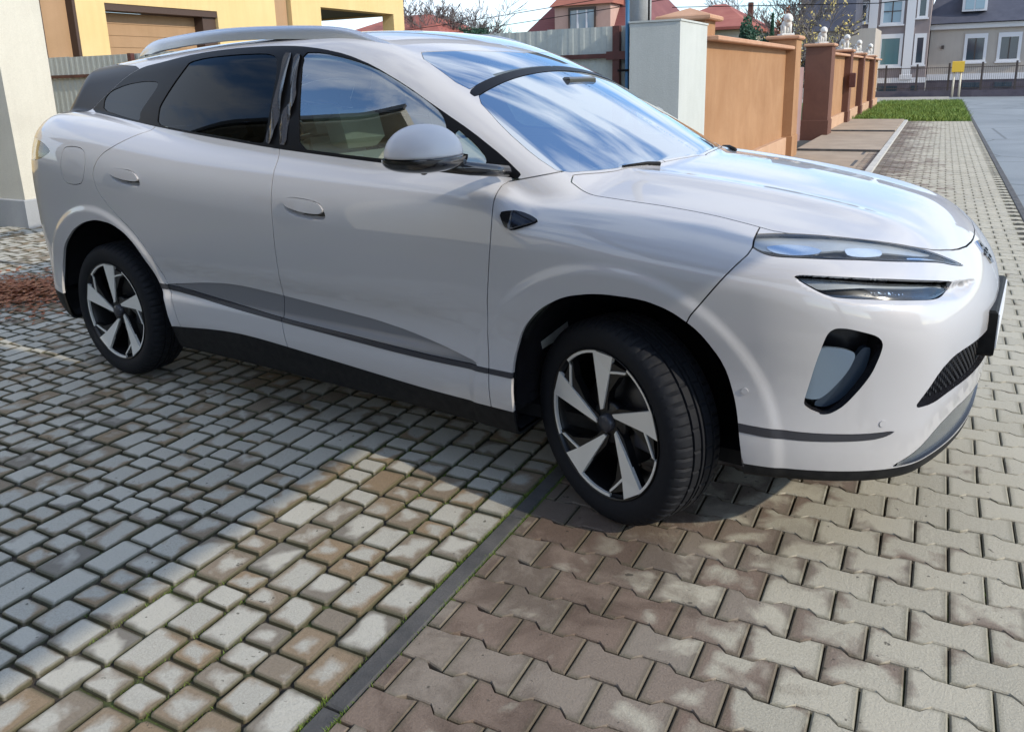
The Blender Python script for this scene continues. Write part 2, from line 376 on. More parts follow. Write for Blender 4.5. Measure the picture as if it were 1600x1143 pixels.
for _ in range(9000):
    i = R1.randint(0, 9); x = -1.400-i*.1256+R1.gauss(0, .003); y = R1.uniform(-1.4, .8)
    if noise.noise((x*1.3, y*1.3, 9.3)) > .02+i*.05: sp_.append((x, y, -.013))
blades('joint_moss', sp_, MT['moss'], .010, None, 'moss', 'bright green moss sprouting in the joints beside the dark kerb')
# road, forecourts, verge
sheet('road', .78, 60, -40, 46, -.06, MT['road'], zb=-.33)
sheet('street_crossing', -60, 60, 46, 64, -.056, MT['road'], zb=-.33)
mb = MB(); mb.box((.70, -40, -.3), (.78, 41.5, -.012), .01); mb.build('road_kerb', MT['kerb'], None, kind='structure')
fore = []
for i, (y0, y1, z) in enumerate(((6.9, 14.8, -.004), (14.8, 19.9, .035), (19.9, 25.0, .07))):
    sheet('forecourt', -2.62, -1.09, y0, y1, z, MT['fore'] if 'fore' in MT else MT.setdefault('fore', mottled('brown_forecourt_paving', (.30, .235, .17), (.38, .30, .22), 2, .85, .4, 40)))
    mb = MB(); mb.box((-2.60, y0+.002, z-.10), (-1.10, y0-.03, z+.004), .004); 
    if i: mb.build('threshold_kerb', MT['kerb'], None, kind='structure')
sheet('pale_kerb', -1.08, -.985, 9.0, 25.0, .045, MT['palekerb'], zb=-.2)
sheet('grass_verge', -30, .70, 25.0, 41.5, -.01, MT['grass_soil'], zb=-.3)
sheet('far_pavement', -60, 60, 50.5, 53.2, .02, MT['farpave'], zb=-.3)
sheet('near_pavement', -60, .2, 42.0, 49.6, -.02, MT['farpave'], zb=-.3)
sheet('house_plot', -60, 60, 53.2, 120, .05, MT['verge'], zb=-.3)
gs_ = [(-2.7+3.4*R1.random()**.9, 25.1+16*R1.random(), -.01) for _ in range(26000)]
blades('verge_grass', [q for q in gs_ if q[0] < .66], MT['grass'], .13, None, 'grass', 'bright green grass patch at the street corner beyond the sidewalk')
MT['leaf_red'] = leaf_mat('fallen_leaf_rust', (.22, .06, .025), (.34, .13, .05), 20)
V = []; F = []
for _ in range(2600):
    a = R1.random()*6.28; r = abs(R1.gauss(0, .42)); x = -6.35+r*math.cos(a)*1.2; y = 1.45+r*math.sin(a)*.8; b = R1.random()*6.28; s_ = R1.uniform(.015, .035); n = len(V); z = R1.uniform(.002, .05*max(0, 1-r)+.006)
    for q, rr in ((0, 1), (1.4, .6), (3.14, 1), (4.6, .6)): V.append((x+s_*rr*math.cos(b+q), y+s_*rr*math.sin(b+q), z+R1.uniform(-.003, .009)))
    F.append((n, n+1, n+2, n+3))
me = bpy.data.meshes.new('fallen_leaves'); me.from_pydata(V, [], F); link('fallen_leaves', me, MT['leaf_red'], None, 'rust red fallen leaves heaped on the paving behind the car', 'stuff', 'fallen leaves')
# ---------------------------------------------------------------- walls, gate post, fence
def render_mat(name, a, b, scale=2.2, stain=None):
    t = NT(name); p = t.pos(); c = t.ramp(t.noise(scale, 7, .62, p, .4), (.3, a), (.7, b))
    mpn = t.n('ShaderNodeMapping'); mpn.inputs['Scale'].default_value = (5, 5, .35); t.l(p, mpn.inputs[0]); c = t.mix(.16, c, t.ramp(t.noise(1.1, 6, .7, mpn.outputs[0]), (.35, .62), (.6, 1.)), 'MULTIPLY')
    f2 = t.noise(85, 4, .65, p); c = t.mix(.25, c, t.ramp(f2, (.3, .5), (.7, 1.)), 'MULTIPLY')
    if stain: c = t.mix(t.ramp(t.noise(.9, 5, .7, p), (.55, 0.), (.75, .5)), c, stain)
    t.set(Base_Color=c, Roughness=.9, Specular_IOR_Level=.2); t.bump(f2, .5, .006); return t.m
MT['orange'] = render_mat('orange_render', (.335, .18, .09), (.41, .235, .125), 1.7, (.27, .15, .08))
MT['orange2'] = render_mat('pale_orange_plinth', (.48, .30, .19), (.55, .36, .24))
MT['brownp'] = render_mat('brown_render', (.13, .065, .05), (.17, .085, .06))
MT['tile'] = render_mat('terracotta_coping', (.46, .25, .15), (.55, .33, .22))
MT['white'] = mottled('white_stone', (.58, .56, .52), (.72, .70, .66), 9, .7, .4, 60)
MT['whitepost'] = render_mat('white_render', (.48, .50, .47), (.54, .56, .53), 1.2)
MT['cream_r'] = render_mat('cream_render', (.56, .53, .45), (.63, .60, .51), 1.0)
MT['grey_r'] = render_mat('grey_plinth', (.30, .31, .32), (.38, .39, .40), 1.6)
MT['rust'] = mottled('red_brown_steel', (.07, .022, .018), (.11, .035, .028), 6, .6, .3, 60)
MT['sheetm'] = mottled('grey_green_sheet_steel', (.40, .44, .41), (.47, .50, .47), .8, .5, .05, 30)
MT['concrete'] = mottled('pole_concrete', (.30, .31, .31), (.40, .41, .41), 2, .85, .4, 60)
MT['bluepipe'] = simple('dark_blue_cable_duct', (.02, .10, .20), .4)
wall = thing('garden_wall', 'long orange rendered street wall with pillars and tiled coping', 'wall', (-2.6, 7.6, 0))
def wb(name, a, b, mat, bev=0.): mb = MB(); mb.box((a[0]+2.6, a[1]-7.6, a[2]), (b[0]+2.6, b[1]-7.6, b[2]), bev); return mb.build(name, mat, wall)
def wpanel(y0, y1, top=1.90):
    wb('wall_panel', (-2.84, y0, -.1), (-2.69, y1, top), MT['orange']); wb('plinth', (-2.86, y0, -.1), (-2.60, y1, .36), MT['orange2'], .008); wb('coping', (-2.90, y0-.02, top), (-2.54, y1+.0, top+.06), MT['tile'], .012)
def wpillar(y0, y1, top, mat='brownp', x0=-3.0, x1=-2.52):
    wb('pillar', (x0, y0, -.1), (x1, y1, top), MT[mat], .006); wb('pillar_cap', (x0-.05, y0-.05, top), (x1+.05, y1+.05, top+.07), MT['tile'], .02); wb('pillar_plinth', (x0-.02, y0-.02, -.1), (x1+.02, y1+.02, .38), MT[mat], .006)
wpanel(7.75, 13.35); wpillar(13.35, 13.95, 2.08, 'orange')
wpillar(18.6, 19.3, 2.08, 'brownp', -3.10, -2.52); wpanel(19.3, 23.2); wpillar(23.2, 23.8, 2.03); wpanel(23.8, 27.4); wpillar(27.4, 27.9, 2.0); wpanel(27.9, 32.0); wpillar(32.0, 32.5, 1.98); wpanel(32.5, 36.4)
mb = MB(); mb.box((-.60, 6.35, -.1), (-.52, 11.0, 1.62)); mb.build('gate_leaf', render_mat('mauve_gate_paint', (.30, .20, .20), (.36, .25, .24)), wall)
wb('mailbox', (-2.52, 23.05, 1.05), (-2.36, 23.22, 1.45), MT['rust'], .02)
def statue(x, y, z, s_, rz, label, kind=0):
    s_ *= .86; r = thing('animal_statue', label, 'statue', (x, y, z), rz, 'white animal statues on the wall pillars')
    mb = MB(); mb.box((-.20*s_, -.11*s_, 0), (.20*s_, .11*s_, .04*s_), .008); mb.build('base', MT['white'], r)
    mb = MB(); mb.tube([(-.15*s_, 0, .20*s_), (-.10*s_, 0, .215*s_), (0, 0, .205*s_), (.09*s_, 0, .225*s_), (.13*s_, 0, .26*s_)], [.045*s_, .068*s_, .062*s_, .075*s_, .05*s_], 12)
    for a, b in ((-.12, 1), (-.12, -1), (.09, 1), (.09, -1)): mb.tube([(a*s_, b*.045*s_, .20*s_), (a*s_+.01*s_, b*.05*s_, .11*s_), (a*s_, b*.05*s_, .035*s_)], [.036*s_, .026*s_, .030*s_], 8)
    mb.ball((.165*s_, 0, .30*s_), .062*s_, 12, 8, (1.1, .95, 1)); mb.ball((.225*s_, 0, .285*s_), .034*s_, 8, 6); mb.ball((.125*s_, 0, .30*s_), .085*s_, 12, 8, (.7, 1, 1.05))
    mb.tube([(-.17*s_, 0, .21*s_), (-.215*s_, 0, .17*s_), (-.21*s_, 0, .10*s_)], [.014*s_, .012*s_, .018*s_], 6); mb.build('figure', MT['white'], r)
statue(-2.76, 13.65, 2.15, 1.15, -1.2, 'white four-legged animal statue on the first, nearest orange pillar')
statue(-2.80, 18.95, 2.15, 1.15, -1.2, 'white animal statue on the broad dark brown pillar beside the gate opening')
statue(-2.76, 23.5, 2.10, 1.25, -1.0, 'white animal statue on the pillar with the dark letter box')
statue(-2.76, 27.65, 2.07, 1.25, -1.2, 'white animal statue on the second last pillar of the orange wall')
statue(-2.76, 32.25, 2.05, 1.3, -1.2, 'white animal statue on the far end pillar of the orange wall')
gp = thing('gate_post', 'tall white rendered gate post with a blue-grey shaded side', 'gate post', (-2.66, 6.55, 0))
mb = MB(); mb.box((-.56, 0, -.1), (0, 1.12, 2.07), .006); mb.build('post', MT['whitepost'], gp); mb = MB(); mb.box((-.57, -.01, 2.07), (.01, 1.13, 2.09)); mb.build('cap', MT['whitepost'], gp)
op = thing('brick_pillar', 'orange pillar with a tiled cap behind the white gate post', 'pillar', (-2.95, 7.95, 0)); mb = MB(); mb.box((-.25, -.25, 0), (.25, .25, 2.14)); mb.build('shaft', MT['orange'], op)
mb = MB(); mb.box((-.33, -.33, 2.14), (.33, .33, 2.20), .015); mb.add([(-.3, -.3, 2.20), (.3, -.3, 2.20), (.3, .3, 2.20), (-.3, .3, 2.20), (0, 0, 2.30)], [(0, 1, 4), (1, 2, 4), (2, 3, 4), (3, 0, 4)]); mb.build('cap', MT['tile'], op)
fence = thing('metal_fence', 'grey-green corrugated steel fence on red-brown rails behind the car', 'fence', (-3.2, 6.75, 0))
def corr(wid, n, z0, z1, dep=.0045):
    V = []; xs = []
    p = wid/n
    for k in range(n):
        for a, b in ((0, 0), (.30, 0), (.42, 1), (.86, 1), (1.0, 0)): xs.append(((k+a)*p, b*dep))
    for z in (z0, z1): V += [(x, y, z) for x, y in xs]
    m = len(xs); return V, [(i, i+1, m+i+1, m+i) for i in range(m-1)]
V, F = corr(1.10, 8, .12, 2.055); smesh = bpy.data.meshes.new('fence_sheet'); smesh.from_pydata(V, [], F); smesh.materials.append(MT['sheetm'])
for k in range(19):
    o = bpy.data.objects.new('fence_sheet', smesh); COL.objects.link(o); o.parent = fence; o.location = (-(k+1)*1.10, (k % 2)*.003, 0 if k % 3 else .008); o.rotation_euler = (0, 0, 0)
for z in (1.745, .55):
    mb = MB(); mb.box((-21, -.045, z-.025), (.0, -.008, z+.025)); mb.build('rail', MT['rust'], fence)
for x in (-.22, -2.9, -5.6, -8.3, -12.2, -15.5, -18.8):
    mb = MB(); mb.box((x-.04, -.09, 0), (x+.04, -.02, 2.06)); mb.build('fence_post', MT['rust'], fence)
mb = MB(); mb.box((-.33, -.10, 1.70), (-.10, -.045, 1.79)); mb.build('latch_bracket', MT['rust'], fence)
pole = thing('utility_pole', 'grey concrete utility pole behind the fence by the gate post', 'utility pole', (-3.46, 7.6, 0)); mb = MB(); mb.tube([(0, 0, 0), (0, 0, 7.5)], [.15, .10], 12); mb.build('shaft', MT['concrete'], pole)
mb = MB(); mb.tube([(.16, -.16, 0), (.16, -.16, 2.3), (.12, -.12, 5)], .012, 6); mb.tube([(.18, -.95, 2.9), (.17, -.98, 2.3), (.24, -1.0, 1.75), (.21, -1.0, 1.2), (.24, -.99, .3)], .012, 6); mb.build('cable', MT['trim'], pole)
dp_ = thing('cable_duct', 'thin dark blue cable duct running down beside the white gate post', 'pipe', (-3.265, 6.60, 0)); mb = MB(); mb.tube([(0, 0, .1), (0, 0, 2.6)], .022, 10); mb.build('pipe', MT['bluepipe'], dp_)
for z in (.7, 1.58): mb = MB(); mb.box((-.10, -.03, z-.012), (.03, .03, z+.012)); mb.build('bracket', MT['trim'], dp_)
lp = thing('carport_pillar', 'cream pillar with a grey base at the left edge', 'pillar', (-9.3, 3.35, 0))
mb = MB(); mb.add([(-1.0, .0, .32), (0, .0, .32), (0, .54, .32), (-1.0, .54, .32), (-1.0, -.06, 4.2), (.0, -.06, 4.2), (0, .54, 4.2), (-1.0, .54, 4.2)], [(0, 1, 5, 4), (1, 2, 6, 5), (2, 3, 7, 6), (3, 0, 4, 7), (4, 5, 6, 7)]); mb.build('shaft', MT['cream_r'], lp)
mb = MB(); mb.box((-1.04, -.03, -.05), (.03, .57, .32), .01); mb.build('base', MT['grey_r'], lp)
# ---------------------------------------------------------------- buildings
def glassy(name, col, r=.06): return simple(name, col, r, 0, 0, Specular_IOR_Level=.9)
MT['wdark'] = glassy('window_pane_dark', (.03, .05, .07)); MT['wteal'] = glassy('window_pane_curtained', (.10, .20, .22)); MT['wblue'] = glassy('window_pane_blue', (.20, .30, .38))
MT['wframe'] = simple('window_frame_white', (.62, .62, .64), .5); MT['wdk'] = simple('window_frame_dark', (.05, .035, .03), .5)
MT['yellow'] = render_mat('yellow_render', (.66, .48, .22), (.72, .54, .27), .5)
MT['tan'] = render_mat('tan_shutter', (.36, .23, .13), (.42, .27, .16), .5); MT['dkbrown'] = simple('dark_brown_reveal', (.06, .035, .025), .7)
MT['redtile'] = None
def roof_mat(name, a, b, sc=5.):
    t = NT(name); p = t.obj(); wv = t.n('ShaderNodeTexWave', {'Scale': sc, 'Distortion': .6}, wave_type='BANDS', bands_direction='Z'); t.l(p, wv.inputs['Vector'])
    c = t.ramp(t.noise(1.6, 5, .6, t.pos()), (.3, a), (.7, b)); c = t.mix(.35, c, t.ramp(wv.outputs[0], (.1, .5), (.5, 1.)), 'MULTIPLY'); t.set(Base_Color=c, Roughness=.8); return t.m
MT['redtile'] = roof_mat('red_roof_tiles', (.28, .075, .055), (.36, .12, .085)); MT['darktile'] = roof_mat('slate_roof_tiles', (.045, .05, .075), (.075, .08, .11)); MT['winetile'] = roof_mat('wine_roof_tiles', (.15, .045, .045), (.20, .07, .065))
MT['brownroof'] = roof_mat('brown_red_roof_tiles', (.26, .08, .05), (.33, .12, .08))
def part_box(name, par, a, b, mat, bev=0.):
    mb = MB(); mb.box(a, b, bev); return mb.build(name, mat, par)
yb = thing('yellow_house', 'bright yellow building with brown garage openings behind the fence', 'house', (-18, 4, 0))
def ybx(name, y0, y1, z0, z1, mat='yellow', x0=-.5, x1=0., **k): return part_box(name, yb, (x0, y0-4, z0), (x1, y1-4, z1), MT[mat], **k)
for y0, y1, z0, z1 in ((-2, 9.55, 0, 4.95), (10.45, 11.2, 0, 4.95), (14.65, 16.9, 0, 4.95), (17.6, 18.95, 0, 4.95), (22.9, 23.55, 0, 4.95), (9.55, 10.45, 4.6, 4.95), (11.2, 14.65, 3.52, 4.95), (16.9, 17.6, 4.6, 4.95), (18.95, 22.9, 3.9, 4.95)): ybx('wall', y0, y1, z0, z1)
ybx('wall', -2, 11, 0, 4.95, 'yellow', -9, -.5); ybx('side_wall', 23.35, 23.55, 3.9, 4.95, 'yellow', -9, -.5); ybx('ceiling', 18.5, 23.35, 3.95, 4.1, 'dkbrown', -8, -.5)
d_ = ybx('door', 9.62, 10.38, 0, 4.6, 'tan', -.45, -.25); ybx('reveal', 9.55, 9.62, 0, 4.6, 'dkbrown', -.5, -.01); ybx('reveal', 10.38, 10.45, 0, 4.6, 'dkbrown', -.5, -.01)
gd = ybx('garage_door', 11.25, 14.2, 0, 3.35, 'tan', -.52, -.44); ybx('lintel', 11.2, 14.65, 3.36, 3.52, 'dkbrown', -.5, -.02); ybx('reveal', 14.2, 14.65, 0, 3.36, 'dkbrown', -.52, -.1)
for k in range(12): ybx('garage_slat', 11.25, 14.2, .28*k+.01, .28*k+.265, 'tan', -.44, -.425)
ybx('shutter', 16.95, 17.55, 2.9, 4.6, 'tan', -.3, -.15); ybx('window', 16.95, 17.55, 2.2, 2.9, 'wdark', -.3, -.2)
mb = MB(); mb.box((-8.0, 14.6, 0), (-7.8, 19.3, 3.9)); mb.build('back_wall', simple('red_wall', (.50, .06, .05), .8), yb); ybx('inner_pillar', 21.7, 22.2, 0, 3.9, 'tan', -5, -4.5)
def hip_roof(name, par, x0, x1, y0, y1, z, zr, inset, mat, over=.4, axis='x'):
    x0 -= over; x1 += over; y0 -= over; y1 += over; ym = (y0+y1)/2; xm_ = (x0+x1)/2
    if axis == 'x': rd = [(x0+inset, ym, zr), (x1-inset, ym, zr)]
    else: rd = [(xm_, y0+inset, zr), (xm_, y1-inset, zr)]
    V = [(x0, y0, z), (x1, y0, z), (x1, y1, z), (x0, y1, z)]+rd+[(x0, y0, z-.12), (x1, y0, z-.12), (x1, y1, z-.12), (x0, y1, z-.12)]
    F = [(0, 1, 5, 4), (1, 2, 5), (2, 3, 4, 5), (3, 0, 4)] if axis == 'x' else [(0, 1, 4), (1, 2, 5, 4), (2, 3, 5), (3, 0, 4, 5)]
    F += [(6, 7, 1, 0), (7, 8, 2, 1), (8, 9, 3, 2), (9, 6, 0, 3), (9, 8, 7, 6)]
    me = bpy.data.meshes.new(name); me.from_pydata(V, [], F); return link(name, me, MT[mat], par)
def window(par, y, x0, x1, z0, z1, pane='wdark', fr=.12, frame='wframe', mull=1, cross=None, sill=True, bar='wdk'):
    mb = MB(); f = fr
    mb.box((x0, y-.07, z0), (x0+f, y+.02, z1)); mb.box((x1-f, y-.07, z0), (x1, y+.02, z1)); mb.box((x0+f+.001, y-.07, z1-f*1.6), (x1-f-.001, y+.02, z1)); mb.box((x0+f+.001, y-.07, z0), (x1-f-.001, y+.02, z0+f*.8))
    w_ = mb.build('window', MT[frame], par)
    part_box('pane', w_, (x0+f, y-.02, z0+f*.8), (x1-f, y-.01, z1-f*1.6), MT[pane])
    for k in range(mull):
        xm_ = x0+(x1-x0)*(k+1)/(mull+1); part_box('mullion', w_, (xm_-.03, y-.045, z0+f*.8), (xm_+.03, y-.021, z1-f*1.6), MT[bar])
    if cross: part_box('transom', w_, (x0+f, y-.044, cross-.025), (x1-f, y-.022, cross+.025), MT[bar])
    if sill: part_box('sill', w_, (x0-.06, y-.13, z0-.09), (x1+.06, y+.0, z0-.002), MT[frame])
MT['beige'] = render_mat('beige_render', (.42, .375, .33), (.47, .425, .38), .4); MT['taupe'] = render_mat('taupe_render', (.24, .20, .20), (.29, .25, .25), .6); MT['dkstone'] = render_mat('dark_stone_plinth', (.085, .075, .095), (.13, .115, .135), 1.5)
bh = thing('grey_house', 'large beige and taupe house with white window surrounds and a slate roof', 'house', (0, 55, 0))
def bb(name, a, b, mat, bev=0.): return part_box(name, bh, (a[0], a[1]-55, a[2]), (b[0], b[1]-55, b[2]), MT[mat], bev)
bb('wall', (-1.1, 55, .9), (14, 64, 3.75), 'beige'); bb('plinth', (-1.1, 54.93, 0), (14, 55.5, .80), 'dkstone'); bb('string_course', (-1.1, 54.90, .80), (14, 55.2, 1.16), 'wframe'); bb('cornice', (-1.2, 54.75, 3.76), (14, 55.2, 4.08), 'wframe', .03)
V = [(-1.5, -.55, 4.1), (14.5, -.55, 4.1), (14.5, 5, 8.2), (-.2, 5, 8.2), (-1.5, 10, 4.1), (14.5, 10, 4.1)]; me = bpy.data.meshes.new('roof'); me.from_pydata(V, [], [(0, 1, 2, 3), (0, 3, 4), (3, 2, 5, 4)]); link('roof', me, MT['darktile'], bh)
dm = bb('dormer', (.45, 54.9, 4.75), (1.75, 57, 5.9), 'wframe'); part_box('pane', dm, (.60, -.13, 4.86), (1.05, -.11, 5.8), MT['wblue']); part_box('pane', dm, (1.13, -.13, 4.86), (1.6, -.11, 5.8), MT['wblue'])
for x0, x1, z0, z1, cv in ((.76, 1.96, 1.82, 3.46, 1), (2.50, 3.70, 1.82, 3.46, 1), (4.6, 5.8, 1.82, 3.46, 1)): window(bh, -.0, x0, x1, z0, z1, 'wdark', .16, mull=1)
for x0, x1 in ((.88, 1.78), (2.55, 3.45), (4.3, 5.2)): bb('cellar_window', (x0, 54.90, .30), (x1, 54.94, .64), 'wdark')
bb('wall_lamp', (-.45, 54.85, 2.65), (-.30, 55, 2.85), 'wdk', .02); bb('gutter', (-1.25, 54.6, 1.0), (-1.14, 54.72, 4.0), 'darktile', .02)
bb('tower', (-5.15, 52.6, .9), (-1.15, 58, 7.2), 'taupe'); bb('tower_plinth', (-5.2, 52.5, 0), (-1.12, 53, .72), 'dkstone'); bb('tower_string_course', (-5.2, 52.48, .72), (-1.1, 52.9, 1.02), 'wframe')
bb('pilaster', (-4.45, 52.46, 1.02), (-3.98, 52.6, 7.2), 'wframe', .02); bb('pilaster', (-2.42, 52.46, 1.02), (-1.95, 52.6, 7.2), 'wframe', .02); bb('pilaster_base', (-2.52, 52.42, .9), (-1.85, 52.5, 1.2), 'wframe', .02); bb('pilaster_base', (-4.55, 52.42, .9), (-3.88, 52.5, 1.2), 'wframe', .02)
bb('tower_cornice', (-5.35, 52.3, 5.55), (-4.45, 52.7, 5.8), 'wframe', .03); bb('tower_roof', (-5.6, 52.2, 7.2), (-.9, 58.4, 7.5), 'darktile')
y_ = -2.4
window(bh, y_, -3.80, -2.50, 1.68, 3.56, 'wteal', .16, mull=2, bar='wteal'); window(bh, y_, -3.82, -2.56, 4.10, 5.62, 'wblue', .15, mull=1, cross=4.85)
window(bh, y_, -5.05, -4.50, 2.45, 3.50, 'wdark', .13, mull=0); window(bh, y_, -5.02, -4.50, 4.28, 5.50, 'wdark', .13, mull=0); window(bh, y_, -1.88, -1.25, 1.74, 3.52, 'wdark', .15, mull=0); window(bh, y_, -1.88, -1.30, 4.40, 5.6, 'wdark', .13, mull=0)
bb('tower_cellar_window', (-3.65, 52.46, .18), (-2.6, 52.5, .55), 'wdark'); bb('tower_cellar_window', (-1.85, 52.46, .3), (-1.48, 52.5, .55), 'wdark')
lf = thing('iron_fence', 'low dark iron fence with thin bars before the grey house', 'fence', (0, 50, 0))
for k in range(9): part_box('fence_post', lf, (-4.72+1.60*k-.05, -.05, -.02), (-4.72+1.60*k+.05, .05, 1.72+.02*k), MT['wdk'])
for z in (.42, 1.52): part_box('rail', lf, (-4.7, -.015, z), (8.1, .015, z+.035), MT['wdk'])
mb = MB()
for k in range(128): mb.box((-4.65+.1*k-.006, -.006, .3), (-4.65+.1*k+.006, .006, 1.60))
mb.build('bars', MT['wdk'], lf, kind='stuff'); part_box('footing', lf, (-4.8, -.08, -.05), (8.2, .08, .30), MT['dkstone'])
gb = thing('gas_box', 'yellow gas meter box on two pale legs before the iron fence', 'gas box', (.50, 49.4, 0)); part_box('cabinet', gb, (-.30, -.15, 1.28), (.30, .15, 1.86), simple('gas_yellow', (.72, .45, .04), .5), .02)
for x in (-.16, .16): mb = MB(); mb.tube([(x, 0, -.05), (x, 0, 1.28)], .055, 8); mb.build('leg', simple('pale_pipe', (.55, .50, .40), .5), gb)
dh = thing('slate_house', 'house with a steep dark slate roof left of the grey house', 'house', (-6.3, 48, 0)); part_box('wall', dh, (-1.2, 0, 0), (2.6, 8, 3.75), MT['beige'])
V = [(-1.6, -.5, 3.7), (1.55, -.5, 3.66), (1.3, 2.2, 5.6), (-1.1, 2.2, 8.5), (1.3, 2.2, 8.5), (1.55, 9, 3.7), (-1.6, 9, 3.7)]; me = bpy.data.meshes.new('roof'); me.from_pydata(V, [], [(0, 1, 4, 3), (1, 5, 4), (0, 3, 6), (3, 4, 5, 6)]); link('roof', me, MT['darktile'], dh)
window(dh, -.0, .2, 1.1, 1.6, 2.9, 'wdark', .12)
rh = thing('red_roofed_house', 'low cream house with a bright red hipped roof beyond the orange wall', 'house', (-9.0, 35, 0)); part_box('wall', rh, (-2.6, 0, 0), (.95, 7, 3.42), MT['cream_r']); hip_roof('roof', rh, -2.9, .95, -.1, 7, 3.50, 4.75, 2.0, 'redtile', .35); part_box('chimney', rh, (.35, 3.4, 3.9), (.55, 3.7, 4.75), MT['brownp'])
mh = thing('mansard_house', 'pink rendered house with a wine red mansard roof and a dark framed dormer window', 'house', (-11.8, 26, 0))
part_box('wall', mh, (-2.2, 0, 0), (2.2, 7, 3.0), MT['beige'])
me = bpy.data.meshes.new('roof'); me.from_pydata([(-2.55, -.3, 2.95), (2.6, -.3, 2.95), (1.25, 1.0, 4.55), (-1.2, 1.0, 4.55), (-2.55, 7.3, 2.95), (2.6, 7.3, 2.95), (1.25, 6, 4.55), (-1.2, 6, 4.55), (0, 3.5, 5.3)], [], [(0, 1, 2, 3), (1, 5, 6, 2), (5, 4, 7, 6), (4, 0, 3, 7), (3, 2, 8), (2, 6, 8), (6, 7, 8), (7, 3, 8)]); link('roof', me, MT['winetile'], mh)
MT['pink'] = render_mat('pink_render', (.48, .32, .27), (.54, .37, .31)); part_box('dormer', mh, (-1.02, -.42, 2.9), (1.12, 3, 4.02), MT['pink'])
me = bpy.data.meshes.new('dormer_roof'); me.from_pydata([(-1.15, -.6, 4.0), (1.25, -.6, 4.0), (1.05, .6, 4.75), (-.9, .6, 4.75), (1.25, 3, 4.0), (-1.15, 3, 4.0)], [], [(0, 1, 2, 3), (1, 4, 2), (0, 3, 5), (3, 2, 4, 5)]); link('dormer_roof', me, MT['brownroof'], mh)
window(mh, -.42, -.46, .58, 3.14, 3.93, 'wblue', .055, 'wdk', 2, None, False, 'wframe')
r2 = thing('red_gable_house', 'low house with a long red tiled roof beside the yellow building', 'house', (-22.5, 31, 0)); part_box('wall', r2, (-4, 0, 0), (1.2, 6, 3.3), MT['beige']); hip_roof('roof', r2, -6, 1.5, -.2, 6.5, 3.45, 4.85, 3.0, 'redtile', .3)
r3 = thing('red_tent_roof_house', 'small house whose pointed red roof shows under the bare tree', 'house', (-26.2, 40, 0)); part_box('wall', r3, (-1, 0, 0), (1, 2, 3.9), MT['beige']); hip_roof('roof', r3, -1.0, 1.1, -.5, 1.5, 4.0, 4.75, 1.2, 'redtile', .2)
# ---------------------------------------------------------------- trees
MT['bark'] = mottled('bark', (.12, .10, .085), (.20, .175, .15), 9, .9, .5, 60)
MT['twig'] = simple('twigs', (.13, .115, .11), .9)
def tree(name, label, x, y, h, seed, spread=.5, leaves=None, nleaf=0, group=None, levels=5, cat='tree', r0=None, leafh=(.3, 1.)):
    R = random.Random(seed); t = thing(name, label, cat, (x, y, 0), 0, group)
    tr, br = MB(), MB(); tips = []
    def grow(p, d, ln, r, lv):
        n = 3; pts = [p]; rr = [r]
        for i in range(n):
            d = (d+Vector((R.gauss(0, .10), R.gauss(0, .10), R.gauss(.04, .06)))).normalized(); pts.append(pts[-1]+d*ln/n); rr.append(max(r*(1-.45*(i+1)/n), .0125))
        (tr if lv <= 1 else br).tube(pts, rr, 6 if lv < 3 else 3, False)
        if lv >= 3: tips.extend(pts[1:])
        if lv < levels:
            for _ in range(R.choice((3, 4)) if lv else 5):
                k = R.randint(1, n); a = R.random()*6.28; e = Vector((math.cos(a), math.sin(a), 0)); nd = (d*R.uniform(.7, 1.1)+e*spread*R.uniform(.6, 1.5)).normalized(); grow(pts[k], nd, ln*R.uniform(.55, .80), rr[k]*.62, lv+1)
    grow(Vector((0, 0, 0)), Vector((0, 0, 1)), h*.36, r0 or h*.022, 0)
    tr.build('trunk', MT['bark'], t); br.build('branches', MT['twig'], t)
    if leaves:
        V = []; F = []
        for _ in range(nleaf):
            c = R.choice(tips)+Vector((R.gauss(0, .05), R.gauss(0, .05), R.gauss(0, .05))); s_ = h*.011*R.uniform(.7, 1.4); a = Vector((R.gauss(0, 1), R.gauss(0, 1), R.gauss(0, 1))).normalized(); b = a.orthogonal().normalized(); n = len(V)
            V += [c+a*s_, c+b*s_*.6, c-a*s_, c-b*s_*.6]; F.append((n, n+1, n+2, n+3))
        me = bpy.data.meshes.new('leaves'); me.from_pydata([tuple(v) for v in V], [], F); link('leaves', me, leaves, t, kind='stuff')
    return t
